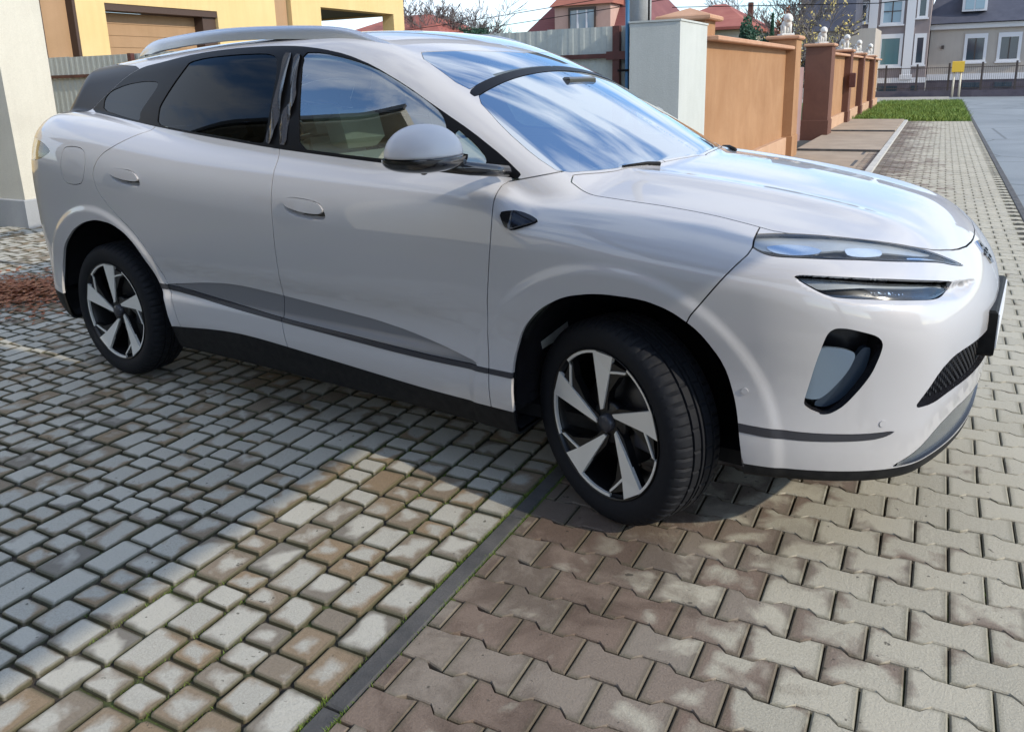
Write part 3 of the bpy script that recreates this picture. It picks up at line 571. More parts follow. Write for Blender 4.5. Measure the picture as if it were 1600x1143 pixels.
def shrub(name, label, x, y, z0, sx, sy, sz, n, mat, seed, size=.05, cat='shrub', stem=True, cone=False):
    R = random.Random(seed); t = thing(name, label, cat, (x, y, 0)); V = []; F = []
    lob = [(Vector((R.uniform(-.6, .6)*sx, R.uniform(-.6, .6)*sy, z0+sz*R.uniform(.25, .8))), R.uniform(.3, .5)) for _ in range(9)]
    for _ in range(n):
        if cone:
            k = R.random()**.7; a = R.random()*6.28; rr = (1-k)*R.uniform(.6, 1.05)+.05; c = Vector((sx*rr*math.cos(a), sy*rr*math.sin(a), z0+sz*k))
        else:
            l, q = R.choice(lob); u = Vector((R.gauss(0, 1), R.gauss(0, 1), R.gauss(0, 1))).normalized()*R.uniform(.6, 1.05)*q; c = l+Vector((u.x*sx, u.y*sy, u.z*sz))
        a = Vector((R.gauss(0, 1), R.gauss(0, 1), R.gauss(0, 1))).normalized(); b = a.orthogonal().normalized(); m = len(V); s_ = size*R.uniform(.6, 1.4); V += [c+a*s_, c+b*s_*.6, c-a*s_, c-b*s_*.6]; F.append((m, m+1, m+2, m+3))
    me = bpy.data.meshes.new('crown'); me.from_pydata([tuple(v) for v in V], [], F); link('crown', me, mat, t)
    mb = MB(); mb.tube([(0, 0, 0), (0, 0, z0+sz*.6)], [.08, .04], 6); mb.build('trunk', MT['bark'], t)
MT['gdark'] = leaf_mat('dark_evergreen', (.012, .045, .03), (.03, .085, .05), 2); MT['gred'] = leaf_mat('russet_leaves', (.16, .06, .03), (.24, .11, .06), 3); MT['gyel'] = leaf_mat('yellow_leaves', (.42, .32, .08), (.52, .45, .20), 3)
tree('bare_tree', 'large leafless tree rising over the roofs beside the yellow building', -22.6, 34, 6.9, 5, .50, levels=6, r0=.15)
tree('bare_tree', 'slim leafless tree left of the larger bare one', -24.6, 36, 6.6, 8, .42, levels=5)
tree('bare_tree', 'leafless tree right of the large bare one', -21.4, 36, 6.0, 9, .5, levels=5)
tree('bare_tree', 'thin leafless tree behind the dark evergreen by the slate roof', -6.4, 38, 7.0, 12, .5, levels=5)
tree('bare_tree', 'leafless tree above the red hipped roof', -9.2, 46, 8, 15, .5, levels=5)
tree('yellow_leaf_tree', 'young tree with a few last yellow leaves before the slate roof', -4.6, 31, 4.9, 21, .6, MT['gyel'], 420, levels=4)
tree('yellow_leaf_tree', 'sparse small tree with yellowing leaves next to the gate opening', -4.3, 24, 3.6, 24, .6, MT['gyel'], 160, levels=4)
shrub('evergreen_bush', 'dark green evergreen bush beyond the orange wall', -6.55, 30, 1.5, .62, .5, 1.85, 5000, MT['gdark'], 31, .05)
shrub('cypress', 'narrow dark cypress beside the evergreen bush', -6.15, 31, .5, .22, .22, 3.2, 3000, MT['gdark'], 33, .045, 'tree', cone=True)
shrub('russet_bush', 'russet brown bush left of the first statue', -5.65, 30, 1.5, .42, .4, 1.95, 2600, MT['gred'], 35, .05)
shrub('hedge_top', 'dark clipped hedge showing above the fence', -21.7, 34, 2.6, 1.6, .5, 1.4, 6000, MT['gdark'], 37, .06, 'hedge')
# power lines
mb = MB()
for z0, z1 in ((3.10, 3.62), (3.30, 3.95)):
    P = [(-30+28*k/14, 20, z0-.75+(z1-z0+1.1)*k/14-.35*math.sin(math.pi*k/14)) for k in range(15)]; mb2 = MB(); mb2.tube(P, .010, 4); o = mb2.build('power_line', MT['trim']); o['label'] = 'thin %s overhead wire crossing the sky above the fence' % ('lower' if z0 < 3.2 else 'upper'); o['category'] = 'cable'; o['group'] = 'overhead wires'
mb2 = MB(); mb2.tube([(-8, 24, 3.6), (-2, 24, 3.35), (4, 24, 3.7)], .012, 4); o = mb2.build('power_line', MT['trim']); o['label'] = 'thin overhead wire crossing in front of the slate roof'; o['category'] = 'cable'; o['group'] = 'overhead wires'
# ---------------------------------------------------------------- an unseen carport roof placed for its shade and the house behind the viewer
MT['beam'] = simple('brown_carport_steel', (.05, .045, .042), .45)
def poly_mat():
    t = NT('polycarbonate_sheet'); tr = t.n('ShaderNodeBsdfTransparent', {'Color': (.54, .61, .72, 1)}); tl = t.n('ShaderNodeBsdfGlossy', {'Color': (.8, .9, 1, 1), 'Roughness': .05}); fr = t.n('ShaderNodeFresnel', {'IOR': 1.35}); mx = t.n('ShaderNodeMixShader')
    t.l(fr.outputs[0], mx.inputs[0]); t.l(tr.outputs[0], mx.inputs[1]); t.l(tl.outputs[0], mx.inputs[2]); t.l(mx.outputs[0], t.out.inputs[0]); t.t.nodes.remove(t.b); return t.m
MT['poly'] = poly_mat()
cp_ = thing('carport', 'unseen carport roof of tinted sheets and dark beams, placed to shade the paving', 'carport', (0, 0, 0))
SH = 2.7/math.tan(SUN_EL)
def roofpart(x0, x1, y0, y1, z=2.72, sheet_=True):
    if sheet_: mb = MB(); mb.box((x0, y0, z), (x1, y1, z+.008)); mb.build('shade_sheet', MT['poly'], cp_)
    mb = MB(); mb.box((x1-.05, y0, z-.14), (x1+.05, y1, z+.03)); mb.box((x0-.05, y0, z-.14), (x0+.05, y1, z+.03)); mb.build('edge_beam', MT['beam'], cp_)
    k = y0
    while k <= y1+.01: mb = MB(); mb.box((x0+.051, k-.03, z-.10), (x1-.051, k+.03, z-.002)); mb.build('rafter', MT['beam'], cp_); k += 1.9
roofpart(-1.9, -2.45+SH*.99, -2.4, -.05); roofpart(-4.9, -2.95, 1.5, 5.05, 2.60, False)  # sheet edge follows the sun height for its shade; open rafters added for reflections
for x, y in ((1.7, -2.35),): mb = MB(); mb.box((x-.06, y-.06, 0), (x+.06, y+.06, 2.6)); mb.build('carport_post', MT['beam'], cp_)
hb = thing('cream_house', 'cream house with brown windows facing the driveway behind the viewer', 'house', (0, -9, 0)); part_box('wall', hb, (-16, -6, 0), (3.5, 0, 3.4), MT['cream_r']); part_box('eaves', hb, (-16.5, -6.5, 3.4), (4, .8, 3.55), MT['cream_r']); hip_roof('roof', hb, -16, 3.5, -6, 0, 3.6, 5.6, 3, 'brownroof', .8)
for x in (-12, -8.5, -5, -1): window(hb, .03, x, x+1.5, .9, 2.3, 'wdark', .1)
h3 = thing('two_storey_house', 'tall cream house with overhanging eaves outside the picture behind the car', 'house', (-7.6, -4.2, 0)); part_box('wall', h3, (-9, -10, 0), (0, 0, 5.3), MT['cream_r']); part_box('eaves', h3, (-9.8, -10.8, 5.3), (.9, .9, 5.5), MT['cream_r']); part_box('gutter', h3, (-9.9, .9, 5.36), (1.0, 1.0, 5.5), MT['beam'])
for x in (-7.5, -4.6, -1.9): window(h3, .03, x, x+1.2, 3.3, 4.6, 'wdark', .1); window(h3, .03, x, x+1.2, .8, 2.1, 'wdark', .1)
o2 = thing('street_house', 'pale house across the street outside the picture', 'house', (14, 0, 0)); part_box('wall', o2, (0, -10, 0), (8, 1, 3.2), MT['beige']); hip_roof('roof', o2, 0, 8, -10, 1, 3.2, 5.2, 3, 'brownroof', .4, 'y')
# ---------------------------------------------------------------- body shape (car frame: x forward from the front axle, y left, z up)
class Spl:
    """natural cubic spline, straight beyond its ends"""
    def __init__(s, *pts):
        p = np.array(pts, float).reshape(-1, 2); p = p[np.argsort(p[:, 0])]
        x, y = p[:, 0], p[:, 1]; n = len(x); h = np.diff(x)
        A = np.eye(n); b = np.zeros(n)
        for i in range(1, n-1):
            A[i, i-1:i+2] = h[i-1], 2*(h[i-1]+h[i]), h[i]
            b[i] = 6*((y[i+1]-y[i])/h[i]-(y[i]-y[i-1])/h[i-1])
        s.x, s.y, s.h, s.m = x, y, h, np.linalg.solve(A, b)
        s.s0 = (y[1]-y[0])/h[0]-h[0]*(2*s.m[0]+s.m[1])/6
        s.s1 = (y[-1]-y[-2])/h[-1]+h[-1]*(s.m[-2]+2*s.m[-1])/6
    def __call__(s, t):
        t = np.asarray(t, float)
        i = np.clip(np.searchsorted(s.x, t)-1, 0, len(s.x)-2)
        tc = np.clip(t, s.x[0], s.x[-1])
        h = s.h[i]; a = (s.x[i+1]-tc)/h; b = 1-a
        v = a*s.y[i]+b*s.y[i+1]+((a**3-a)*s.m[i]+(b**3-b)*s.m[i+1])*h*h/6
        return v+np.where(t < s.x[0], (t-s.x[0])*s.s0, 0)+np.where(t > s.x[-1], (t-s.x[-1])*s.s1, 0)
def smax(a, b, k):
    h = np.maximum(k-np.abs(a-b), 0)/k
    return np.maximum(a, b)+h*h*k*.25
def smin(a, b, k): return -smax(-a, -b, k)
def sst(t):
    t = np.clip(t, 0, 1); return t*t*t*(t*(6*t-15)+10)
WB = 2.95; RW = .368
S_belt = Spl(1.2,1.10, .3,1.135, -.4,1.185, -1.0,1.205, -1.65,1.235, -2.3,1.275, -2.8,1.33, -3.2,1.375, -3.8,1.40)
S_plan = Spl(1.3,.80, .9,.87, .55,.925, .2,.955, -.1,.962, -.6,.952, -1.5,.945, -2.3,.952, -2.8,.965, -3.2,.965, -3.6,.935, -4.0,.84)
S_sec = Spl(.12,-.085, .22,-.055, .33,-.028, .43,-.014, .52,-.020, .62,-.022, .75,-.008, .88,.0, .98,-.001, 1.05,-.013, 1.12,-.042, 1.19,-.090, 1.30,-.20)
S_hood = Spl(-.6,1.215, -.1,1.20, .2,1.165, .5,1.115, .75,1.055, .92,.99, 1.05,.91)
S_roof = Spl(-4.0,1.60, -3.5,1.655, -3.0,1.700, -2.5,1.735, -2.0,1.752, -1.6,1.755, -1.2,1.735, -.8,1.665, -.4,1.53)
S_nose = Spl(.10,.90, .22,.975, .35,1.015, .5,1.035, .7,1.05, .85,1.045, 1.0,1.00, 1.15,.93)
S_tail = Spl(.15,-3.70, .3,-3.80, .5,-3.86, .8,-3.885, 1.0,-3.88, 1.2,-3.83, 1.4,-3.74)
S_gs = Spl(1.0,.915, 1.19,.868, 1.35,.808, 1.50,.742, 1.62,.680, 1.75,.60)
def flare(x, z):
    o = 0
    for cx in (0., -WB):
        dx = x-cx; dz = z-RW
        r = np.sqrt(dx*dx+dz*dz+1e-9)
        o = o+.0085*sst((.585-r)/.05)
    return o
def side_G(x, z):
    w = z-(S_belt(x)-1.19)*sst((z-.62)/.45)
    sculpt = -.013*sst((x+2.75)/.5)*sst((-.45-x)/.5)*sst((z-.50)/.05)*sst((.74-z)/.14)
    return S_plan(x)+S_sec(w)+flare(x, z)+sculpt
def top_H(x, Y):
    c = S_hood(x)
    e = c-.115*(Y/.88)**2.6+.012*np.exp(-((Y-.40-.10*(.9-x))/.07)**2)*sst((1.0-x)/.4)
    back = S_belt(x)+.02
    m = sst((-.25-x)/.35)
    return e*(1-m)+back*m
def low_f(x, Y, z):
    side = Y-side_G(x, z)
    top = (z-top_H(x, Y))*.97
    nose = x-(S_nose(z)-.095*(Y/.62)**2.4-.10*np.clip((Y-.62)/.3, 0, 9)**2)
    tail = (S_tail(z)+.10*(Y/.7)**2.2)-x
    f = smax(side, top, .10)
    f = smax(f, nose*.93, .20)
    f = smax(f, tail*.95, .26)
    zb = .245+.16*sst((-3.25-x)/.5)+.062*sst((x-.15)/.4)
    f = smax(f, zb-z, .03)
    return f
def gh_f(x, Y, z):
    gs = (Y-S_gs(z)+.10*sst((-1.9-x)/1.9)+.055*sst((x+1.2)/1.1))*.93
    xb = -.03-.22*(Y/.72)**2
    zz = z-1.19
    ws = ((x-xb)*.475+zz*.88)-.035*np.clip(zz/.5, -1, 1.3)*(1-np.clip(zz/.5, -1, 1.3))
    rf = (z-(S_roof(x)-.036*(Y/.62)**2.4))*.98
    rg = -((x+3.70-.15*(Y/.7)**2)*.85-(z-1.40)*.50)
    f = smax(ws, rf, .16)
    f = smax(f, rg, .035)
    f = smax(f, gs, .085)
    return smax(f, 1.0-z, .02)
def body_f(x, y, z):
    Y = np.abs(y)
    return smin(low_f(x, Y, z), gh_f(x, Y, z), .018)
def grad_of(f, P, e=.002):
    g = np.empty_like(P)
    for k in range(3):
        d = np.zeros(3); d[k] = e
        a = P+d; b = P-d
        g[:, k] = (f(a[:, 0], a[:, 1], a[:, 2])-f(b[:, 0], b[:, 1], b[:, 2]))/(2*e)
    return g
def project(f, P, n=4, e=.002):
    for _ in range(n):
        v = f(P[:, 0], P[:, 1], P[:, 2]); g = grad_of(f, P, e)
        P = P-g*(np.clip(v, -.02, .02)/np.maximum((g*g).sum(1), .05))[:, None]
    return P
def surface_net(f, lo, hi, h):
    """quad mesh of f = 0"""
    n = [int(round((hi[k]-lo[k])/h))+1 for k in range(3)]
    ax = [lo[k]+h*np.arange(n[k]) for k in range(3)]
    G = np.meshgrid(*ax, indexing='ij')
    F = f(G[0].ravel(), G[1].ravel(), G[2].ravel()).reshape(n)
    S = F < 0
    cn = [m-1 for m in n]
    acc = np.zeros(cn+[3]); cnt = np.zeros(cn)
    for a in range(3):
        sl0 = [slice(None)]*3; sl1 = [slice(None)]*3
        sl0[a] = slice(0, -1); sl1[a] = slice(1, None)
        f0, f1 = F[tuple(sl0)], F[tuple(sl1)]
        cr = (S[tuple(sl0)] != S[tuple(sl1)])
        I = np.argwhere(cr)
        t = f0[cr]/(f0[cr]-f1[cr])
        P = np.stack([ax[k][I[:, k]] for k in range(3)], 1); P[:, a] += t*h
        o = [k for k in range(3) if k != a]
        for d0 in (0, -1):
            for d1 in (0, -1):
                J = I.copy(); J[:, o[0]] += d0; J[:, o[1]] += d1
                ok = np.all((J >= 0) & (J < np.array(cn)), 1)
                np.add.at(acc, tuple(J[ok].T), P[ok]); np.add.at(cnt, tuple(J[ok].T), 1)
    act = cnt > 0
    vid = -np.ones(cn, int); vid[act] = np.arange(act.sum())
    V = acc[act]/cnt[act][:, None]
    Q = []
    for a in range(3):
        sl0 = [slice(None)]*3; sl1 = [slice(None)]*3
        sl0[a] = slice(0, -1); sl1[a] = slice(1, None)
        s0, s1 = S[tuple(sl0)], S[tuple(sl1)]
        o = [(a+1) % 3, (a+2) % 3]
        for sgn in (0, 1):
            I = np.argwhere((s0 & ~s1) if sgn == 0 else (~s0 & s1))
            ok = np.all([(I[:, k] >= 1) & (I[:, k] < cn[k]) for k in o], 0)
            I = I[ok]
            c = []
            for d in ((-1, -1), (0, -1), (0, 0), (-1, 0)):
                J = I.copy(); J[:, o[0]] += d[0]; J[:, o[1]] += d[1]
                c.append(vid[tuple(J.T)])
            q = np.stack(c, 1)
            if sgn: q = q[:, ::-1]
            Q.append(q)
    return V, np.concatenate(Q)
def subdiv(V, Q):
    E = np.concatenate([Q[:, [i, (i+1) % 4]] for i in range(4)])
    k = np.sort(E, 1); key = k[:, 0]*len(V)+k[:, 1]
    u, inv = np.unique(key, return_inverse=True)
    me = (V[u//len(V)]+V[u % len(V)])/2
    mf = V[Q].mean(1)
    n = len(V); m = len(Q); e = [n+inv[i*m:(i+1)*m] for i in range(4)]
    c = n+len(me)+np.arange(m)
    return np.concatenate([V, me, mf]), np.concatenate([np.stack([Q[:, i], e[i], c, e[i-1]], 1) for i in range(4)])
# ---------------------------------------------------------------- cutting tools for the body shell
def compact(V, N, T):
    u, inv = np.unique(T, return_inverse=True); return V[u], N[u], inv.reshape(-1, 3)
def split(m, d):
    """parts of mesh m with d < 0 and d >= 0, cut along d = 0"""
    V, N, T = m
    if len(T) == 0: return m, m
    s = d < 0; c = s[T].sum(1)
    mixed = T[(c == 1) | (c == 2)]; cm = c[(c == 1) | (c == 2)]
    if len(mixed) == 0: return compact(V, N, T[c == 3]), compact(V, N, T[c == 0])
    odd = np.where((cm == 1)[:, None], s[mixed], ~s[mixed]).argmax(1)
    r = np.arange(len(mixed)); a = mixed[r, odd]; b = mixed[r, (odd+1) % 3]; e = mixed[r, (odd+2) % 3]
    E = np.concatenate([np.stack([a, b], 1), np.stack([a, e], 1)]); Es = np.sort(E, 1); key = Es[:, 0]*len(V)+Es[:, 1]
    u, inv = np.unique(key, return_inverse=True); i0 = u//len(V); i1 = u % len(V)
    t = (d[i0]/(d[i0]-d[i1]))[:, None]; t = np.clip(t, .0, 1.)
    nv = V[i0]*(1-t)+V[i1]*t; nn = N[i0]*(1-t)+N[i1]*t; nn /= np.linalg.norm(nn, axis=1)[:, None]
    n = len(V); ab = n+inv[:len(a)]; ac = n+inv[len(a):]
    V2 = np.concatenate([V, nv]); N2 = np.concatenate([N, nn])
    tip = np.stack([a, ab, ac], 1); q = np.concatenate([np.stack([ab, b, e], 1), np.stack([ab, e, ac], 1)])
    one = cm == 1; qo = np.concatenate([one, one])
    Tin = np.concatenate([T[c == 3], tip[one], q[~qo]]); Tout = np.concatenate([T[c == 0], tip[~one], q[qo]])
    return compact(V2, N2, Tin), compact(V2, N2, Tout)
def chaikin(p, n=2, closed=True):
    p = np.asarray(p, float)
    for _ in range(n):
        if closed:
            q = np.roll(p, -1, 0); p = np.stack([.8*p+.2*q, .2*p+.8*q], 1).reshape(-1, 2)
        else:
            a, b = p[:-1], p[1:]; p = np.concatenate([p[:1], np.stack([.75*a+.25*b, .25*a+.75*b], 1).reshape(-1, 2)[1:-1], p[-1:]])
    return p
def sdpoly(P, poly):
    poly = np.asarray(poly, float); d = np.full(len(P), .5)
    lo, hi = poly.min(0)-.05, poly.max(0)+.05
    I = np.where(((P > lo) & (P < hi)).all(1))[0]
    for c in range(0, len(I), 40000):
        J = I[c:c+40000]; Q = P[J]
        a = poly; b = np.roll(poly, -1, 0); e = b-a
        w_ = Q[:, None]-a; h = np.clip((w_*e).sum(2)/np.maximum((e*e).sum(1), 1e-12), 0, 1)
        dd = np.sqrt(((w_-e*h[..., None])**2).sum(2).min(1))
        cond = (a[:, 1] <= Q[:, 1:2]) != (b[:, 1] <= Q[:, 1:2])
        x = a[:, 0]+(Q[:, 1:2]-a[:, 1])/np.where(np.abs(e[:, 1]) < 1e-12, 1e-12, e[:, 1])*e[:, 0]
        ins = (cond & (x > Q[:, 0:1])).sum(1) % 2 == 1
        d[J] = np.where(ins, -dd, dd)
    return d
XZ = lambda m: m[0][:, [0, 2]]
XY = lambda m: np.stack([m[0][:, 0], np.abs(m[0][:, 1])], 1)
YZ = lambda m: np.stack([np.abs(m[0][:, 1]), m[0][:, 2]], 1)
UZ = lambda m: np.stack([(m[0][:, 0]-np.abs(m[0][:, 1]))/2**.5, m[0][:, 2]], 1)
def cut(m, view, poly, gap=0., smooth=2, mask=None):
    poly = chaikin(poly, smooth) if smooth else poly
    def D(q):
        d = sdpoly(view(q), poly)
        if mask is not None: d = np.maximum(d, mask(q))
        return d
    if gap == 0: return split(m, D(m))
    return split(m, D(m)+gap)[0], split(m, D(m)-gap)[1]
side_mask = lambda y0: (lambda m: y0-np.abs(m[0][:, 1]))
def flip(m): return m[0]*np.array([1, -1, 1]), m[1]*np.array([1, -1, 1]), m[2][:, ::-1]
def join(*ms):
    V = np.concatenate([m[0] for m in ms]); N = np.concatenate([m[1] for m in ms]); o = 0; T = []
    for m in ms: T.append(m[2]+o); o += len(m[0])
    return V, N, np.concatenate(T)
def offset(m, d): return m[0]+m[1]*d, m[1], m[2]
def flange(m, depth, centre=True):
    """turns the free edges inward, so that a cut panel has a real edge"""
    V, N, T = m
    E = np.concatenate([T[:, [0, 1]], T[:, [1, 2]], T[:, [2, 0]]]); k = np.sort(E, 1); key = k[:, 0]*len(V)+k[:, 1]
    u, idx, cnt = np.unique(key, return_index=True, return_counts=True); B = E[idx[cnt == 1]]
    if centre: B = B[(np.abs(V[B, 1]) > 2e-4).any(1)]
    a, b = B[:, 0], B[:, 1]
    P = [V[a], V[b], V[b]-N[b]*depth, V[a]-N[a]*depth]
    n = np.cross(P[1]-P[0], P[3]-P[0]); n = -n/np.maximum(np.linalg.norm(n, axis=1), 1e-9)[:, None]
    o = len(V); k = len(a); i = o+np.arange(k)
    T2 = np.concatenate([np.stack([i, i+3*k, i+2*k], 1), np.stack([i, i+2*k, i+k], 1)])
    return np.concatenate([V]+P), np.concatenate([N, n, n, n, n]), np.concatenate([T, T2])
# ---------------------------------------------------------------- outlines on the body, in car coordinates (metres)
O = {}
O['dlo'] = [(-3.262, 1.405), (-2.92, 1.371), (-2.475, 1.328), (-2.033, 1.290), (-1.64, 1.255), (-1.273, 1.231), (-1.028, 1.216), (-.73, 1.199), (-.521, 1.185), (-.380, 1.178), (-.484, 1.25), (-.637, 1.338), (-.796, 1.418), (-.974, 1.506), (-1.17, 1.585), (-1.339, 1.634), (-1.5, 1.663), (-1.655, 1.681), (-1.81, 1.689), (-2.045, 1.691), (-2.28, 1.683), (-2.485, 1.668), (-2.654, 1.647), (-2.852, 1.626), (-2.981, 1.58), (-3.089, 1.517), (-3.191, 1.457)]
O['dpillar'] = [(-3.60, 1.675), (-3.40, 1.664), (-3.298, 1.654), (-2.852, 1.628), (-2.981, 1.582), (-3.089, 1.519), (-3.191, 1.459), (-3.262, 1.407), (-3.35, 1.397), (-4.1, 1.397), (-4.1, 1.68)]
O['glass_q'] = [(-3.103, 1.508), (-2.948, 1.54), (-2.768, 1.553), (-2.628, 1.548), (-2.626, 1.516), (-2.727, 1.403), (-2.715, 1.377), (-2.721, 1.358), (-2.912, 1.38), (-3.125, 1.411), (-3.147, 1.467)]
O['glass_r'] = [(-2.407, 1.637), (-2.426, 1.606), (-2.482, 1.535), (-2.537, 1.455), (-2.553, 1.421), (-2.533, 1.345), (-2.383, 1.328), (-2.035, 1.302), (-1.718, 1.273), (-1.702, 1.286), (-1.713, 1.421), (-1.73, 1.567), (-1.768, 1.64), (-1.847, 1.656), (-2.054, 1.659), (-2.28, 1.653)]
O['glass_f'] = [(-1.605, 1.651), (-1.492, 1.647), (-1.345, 1.621), (-1.226, 1.594), (-1.11, 1.559), (-.997, 1.513), (-.888, 1.463), (-.805, 1.419), (-.769, 1.39), (-.747, 1.36), (-.731, 1.32), (-.716, 1.222), (-.876, 1.226), (-1.033, 1.233), (-1.278, 1.246), (-1.476, 1.258), (-1.521, 1.39), (-1.568, 1.548)]
O['glass_s'] = [(-.700, 1.345), (-.687, 1.340), (-.605, 1.289), (-.545, 1.241), (-.550, 1.216), (-.640, 1.216), (-.690, 1.221)]
F_LINE = [(-.387, 1.178), (-.455, 1.165), (-.455, 1.12), (-.441, 1.05), (-.441, .978), (-.456, .851), (-.473, .728), (-.477, .608), (-.474, .503), (-.473, .403), (-.474, .10)]
M_LINE = [(-1.61, 1.40), (-1.60, 1.25), (-1.576, 1.133), (-1.571, 1.072), (-1.569, .982), (-1.574, .847), (-1.575, .721), (-1.587, .635), (-1.600, .525), (-1.582, .444), (-1.566, .38), (-1.566, .10)]
R_LINE = [(-2.52, 1.40), (-2.54, 1.33), (-2.66, 1.27), (-2.80, 1.20), (-2.865, 1.11), (-2.84, 1.02), (-2.74, .93), (-2.60, .84), (-2.50, .74), (-2.42, .60), (-2.36, .46), (-2.33, .36), (-2.33, .10)]
O['door_f'] = F_LINE+M_LINE[::-1]
O['door_r'] = M_LINE+R_LINE[::-1]
O['fender'] = F_LINE+[(1.5, .10), (1.5, 1.4), (.2, 1.30), (-.20, 1.215), (-.30, 1.195)]
O['bumper'] = [(.60, 1.32), (.415, 1.10), (.422, 1.045), (.438, 1.01), (.394, .957), (.326, .866), (.275, .795), (.25, .70), (.25, .05), (1.5, .05), (1.5, 1.32)]
O['sculpt'] = [(-2.44, .578), (-2.288, .597), (-2.137, .618), (-1.974, .634), (-1.824, .636), (-1.6, .625), (-1.413, .614), (-1.225, .603), (-1.045, .592), (-.875, .572), (-.705, .545), (-.583, .521), (-.49, .5005), (-.749, .497), (-.971, .503), (-1.211, .512), (-1.61, .524), (-1.993, .548), (-2.308, .573)]
O['strip'] = [(-2.53, .586), (-2.308, .572), (-1.993, .547), (-1.61, .523), (-1.211, .511), (-.971, .502), (-.749, .496), (-.488, .500), (-.30, .503), (-.30, .481), (-.488, .480), (-.749, .476), (-.971, .480), (-1.21, .490), (-1.605, .506), (-1.98, .525), (-2.312, .549), (-2.53, .560)]
O['flap'] = [(-3.112, 1.233), (-3.053, 1.239), (-2.974, 1.235), (-2.930, 1.215), (-2.915, 1.163), (-2.947, 1.083), (-2.976, 1.053), (-3.044, 1.044), (-3.119, 1.049), (-3.149, 1.073), (-3.156, 1.108), (-3.137, 1.19)]
O['rlamp'] = [(-3.326, 1.252), (-3.245, 1.213), (-3.274, 1.195), (-3.35, 1.170), (-3.443, 1.155), (-4.2, 1.155), (-4.2, 1.28), (-3.45, 1.275)]
O['handle_r'] = [(-2.728, 1.120), (-2.698, 1.143), (-2.575, 1.138), (-2.514, 1.124), (-2.484, 1.099), (-2.498, 1.085), (-2.576, 1.087), (-2.673, 1.100)]
O['handle_f'] = [(-1.504, 1.050), (-1.46, 1.067), (-1.346, 1.062), (-1.283, 1.049), (-1.258, 1.023), (-1.285, 1.008), (-1.382, 1.010), (-1.474, 1.026)]
O['fin'] = [(-.412, 1.069), (-.394, 1.073), (-.333, 1.07), (-.281, 1.06), (-.268, 1.052), (-.28, 1.044), (-.324, 1.029), (-.358, 1.018), (-.377, 1.026), (-.398, 1.049)]
O['arch_f'] = [(-.374, .0), (-.374, .337), (-.374, .465), (-.365, .56), (-.323, .675), (-.243, .763), (-.145, .820), (-.022, .846), (.131, .845), (.224, .820), (.314, .765), (.39, .668), (.433, .53), (.458, .342), (.46, .0)]
O['arch_r'] = [(-3.375, .0), (-3.37, .45), (-3.34, .58), (-3.27, .70), (-3.14, .80), (-3.02, .85), (-2.894, .875), (-2.76, .865), (-2.66, .825), (-2.581, .762), (-2.48, .62), (-2.42, .49), (-2.392, .351), (-2.39, .0)]
O['hood'] = [(-.262, .752), (-.12, .760), (0, .757), (.107, .745), (.258, .735), (.367, .738), (.483, .743), (.579, .692), (.696, .628), (.764, .575), (.831, .509), (.880, .435), (.925, .30), (.950, .14), (.957, -.2), (.02, -.2), (-.03, 0), (-.055, .2), (-.10, .42), (-.17, .594)]
O['screen'] = [(-.275, .748), (-.185, .594), (-.115, .42), (-.070, .2), (-.045, 0), (-.04, -.3), (-.70, -.3), (-.700, .0), (-.700, .20), (-.700, .42), (-.695, .56), (-.690, .667), (-.528, .722), (-.385, .748)]
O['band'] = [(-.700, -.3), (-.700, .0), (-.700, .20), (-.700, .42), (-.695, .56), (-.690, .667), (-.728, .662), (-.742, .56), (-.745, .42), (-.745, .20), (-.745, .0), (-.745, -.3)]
O['roofglass'] = [(-.745, -.3), (-.745, 0), (-.745, .42), (-.742, .56), (-.732, .662), (-1.045, .592), (-.985, .42), (-.93, .24), (-.895, 0), (-.89, -.3)]
O['lamp_u'] = [(-.292, 1.037), (-.278, 1.043), (-.195, 1.044), (-.052, 1.037), (.055, 1.025), (.137, 1.010), (.229, .988), (.297, .966), (.373, .936), (.441, .907), (.36, .924), (.296, .942), (.186, .960), (-.01, .983), (-.169, .994), (-.268, .997), (-.296, 1.012), (-.300, 1.028)]
O['lamp_l'] = [(-.235, .955), (-.095, .948), (.073, .931), (.218, .909), (.318, .889), (.31, .870), (.271, .861), (.208, .861), (.11, .872), (-.008, .884), (-.128, .893), (-.168, .908), (-.206, .932)]
O['intake'] = [(-.157, .771), (-.148, .797), (-.13, .809), (-.098, .808), (-.028, .789), (-.009, .777), (.0, .759), (-.004, .73), (-.02, .671), (-.044, .627), (-.074, .583), (-.095, .559), (-.121, .541), (-.143, .537), (-.168, .546), (-.187, .56), (-.189, .576), (-.179, .635), (-.169, .711)]
O['vane'] = [(-.167, .742), (-.10, .735), (-.055, .718), (-.075, .66), (-.12, .60), (-.150, .574), (-.1905, .578), (-.195, .60), (-.185, .66)]
O['fstrip'] = [(-.40, .487), (-.349, .484), (-.275, .481), (-.172, .477), (-.032, .478), (.075, .484), (.047, .468), (-.0, .458), (-.171, .451), (-.275, .453), (-.346, .458), (-.40, .460)]
O['insert'] = [(.75, .358), (.72, .372), (.587, .455), (.48, .482), (.388, .484), (.25, .484), (0, .484), (-.3, .484), (-.3, .372), (0, .372), (.3, .366), (.45, .360), (.60, .358)]
O['grille'] = [(.715, .548), (.696, .582), (.646, .655), (.58, .684), (.50, .690), (0, .690), (-.3, .690), (-.3, .57), (0, .57), (.40, .570), (.55, .566), (.66, .55)]
S_low = Spl(-4.2,.46, -3.6,.44, -3.375,.42, -2.39,.371, -2.142,.394, -1.9,.408, -1.6,.398, -1.22,.376, -.98,.362, -.76,.352, -.47,.350, 0.,.350, .46,.352, 1.2,.356)
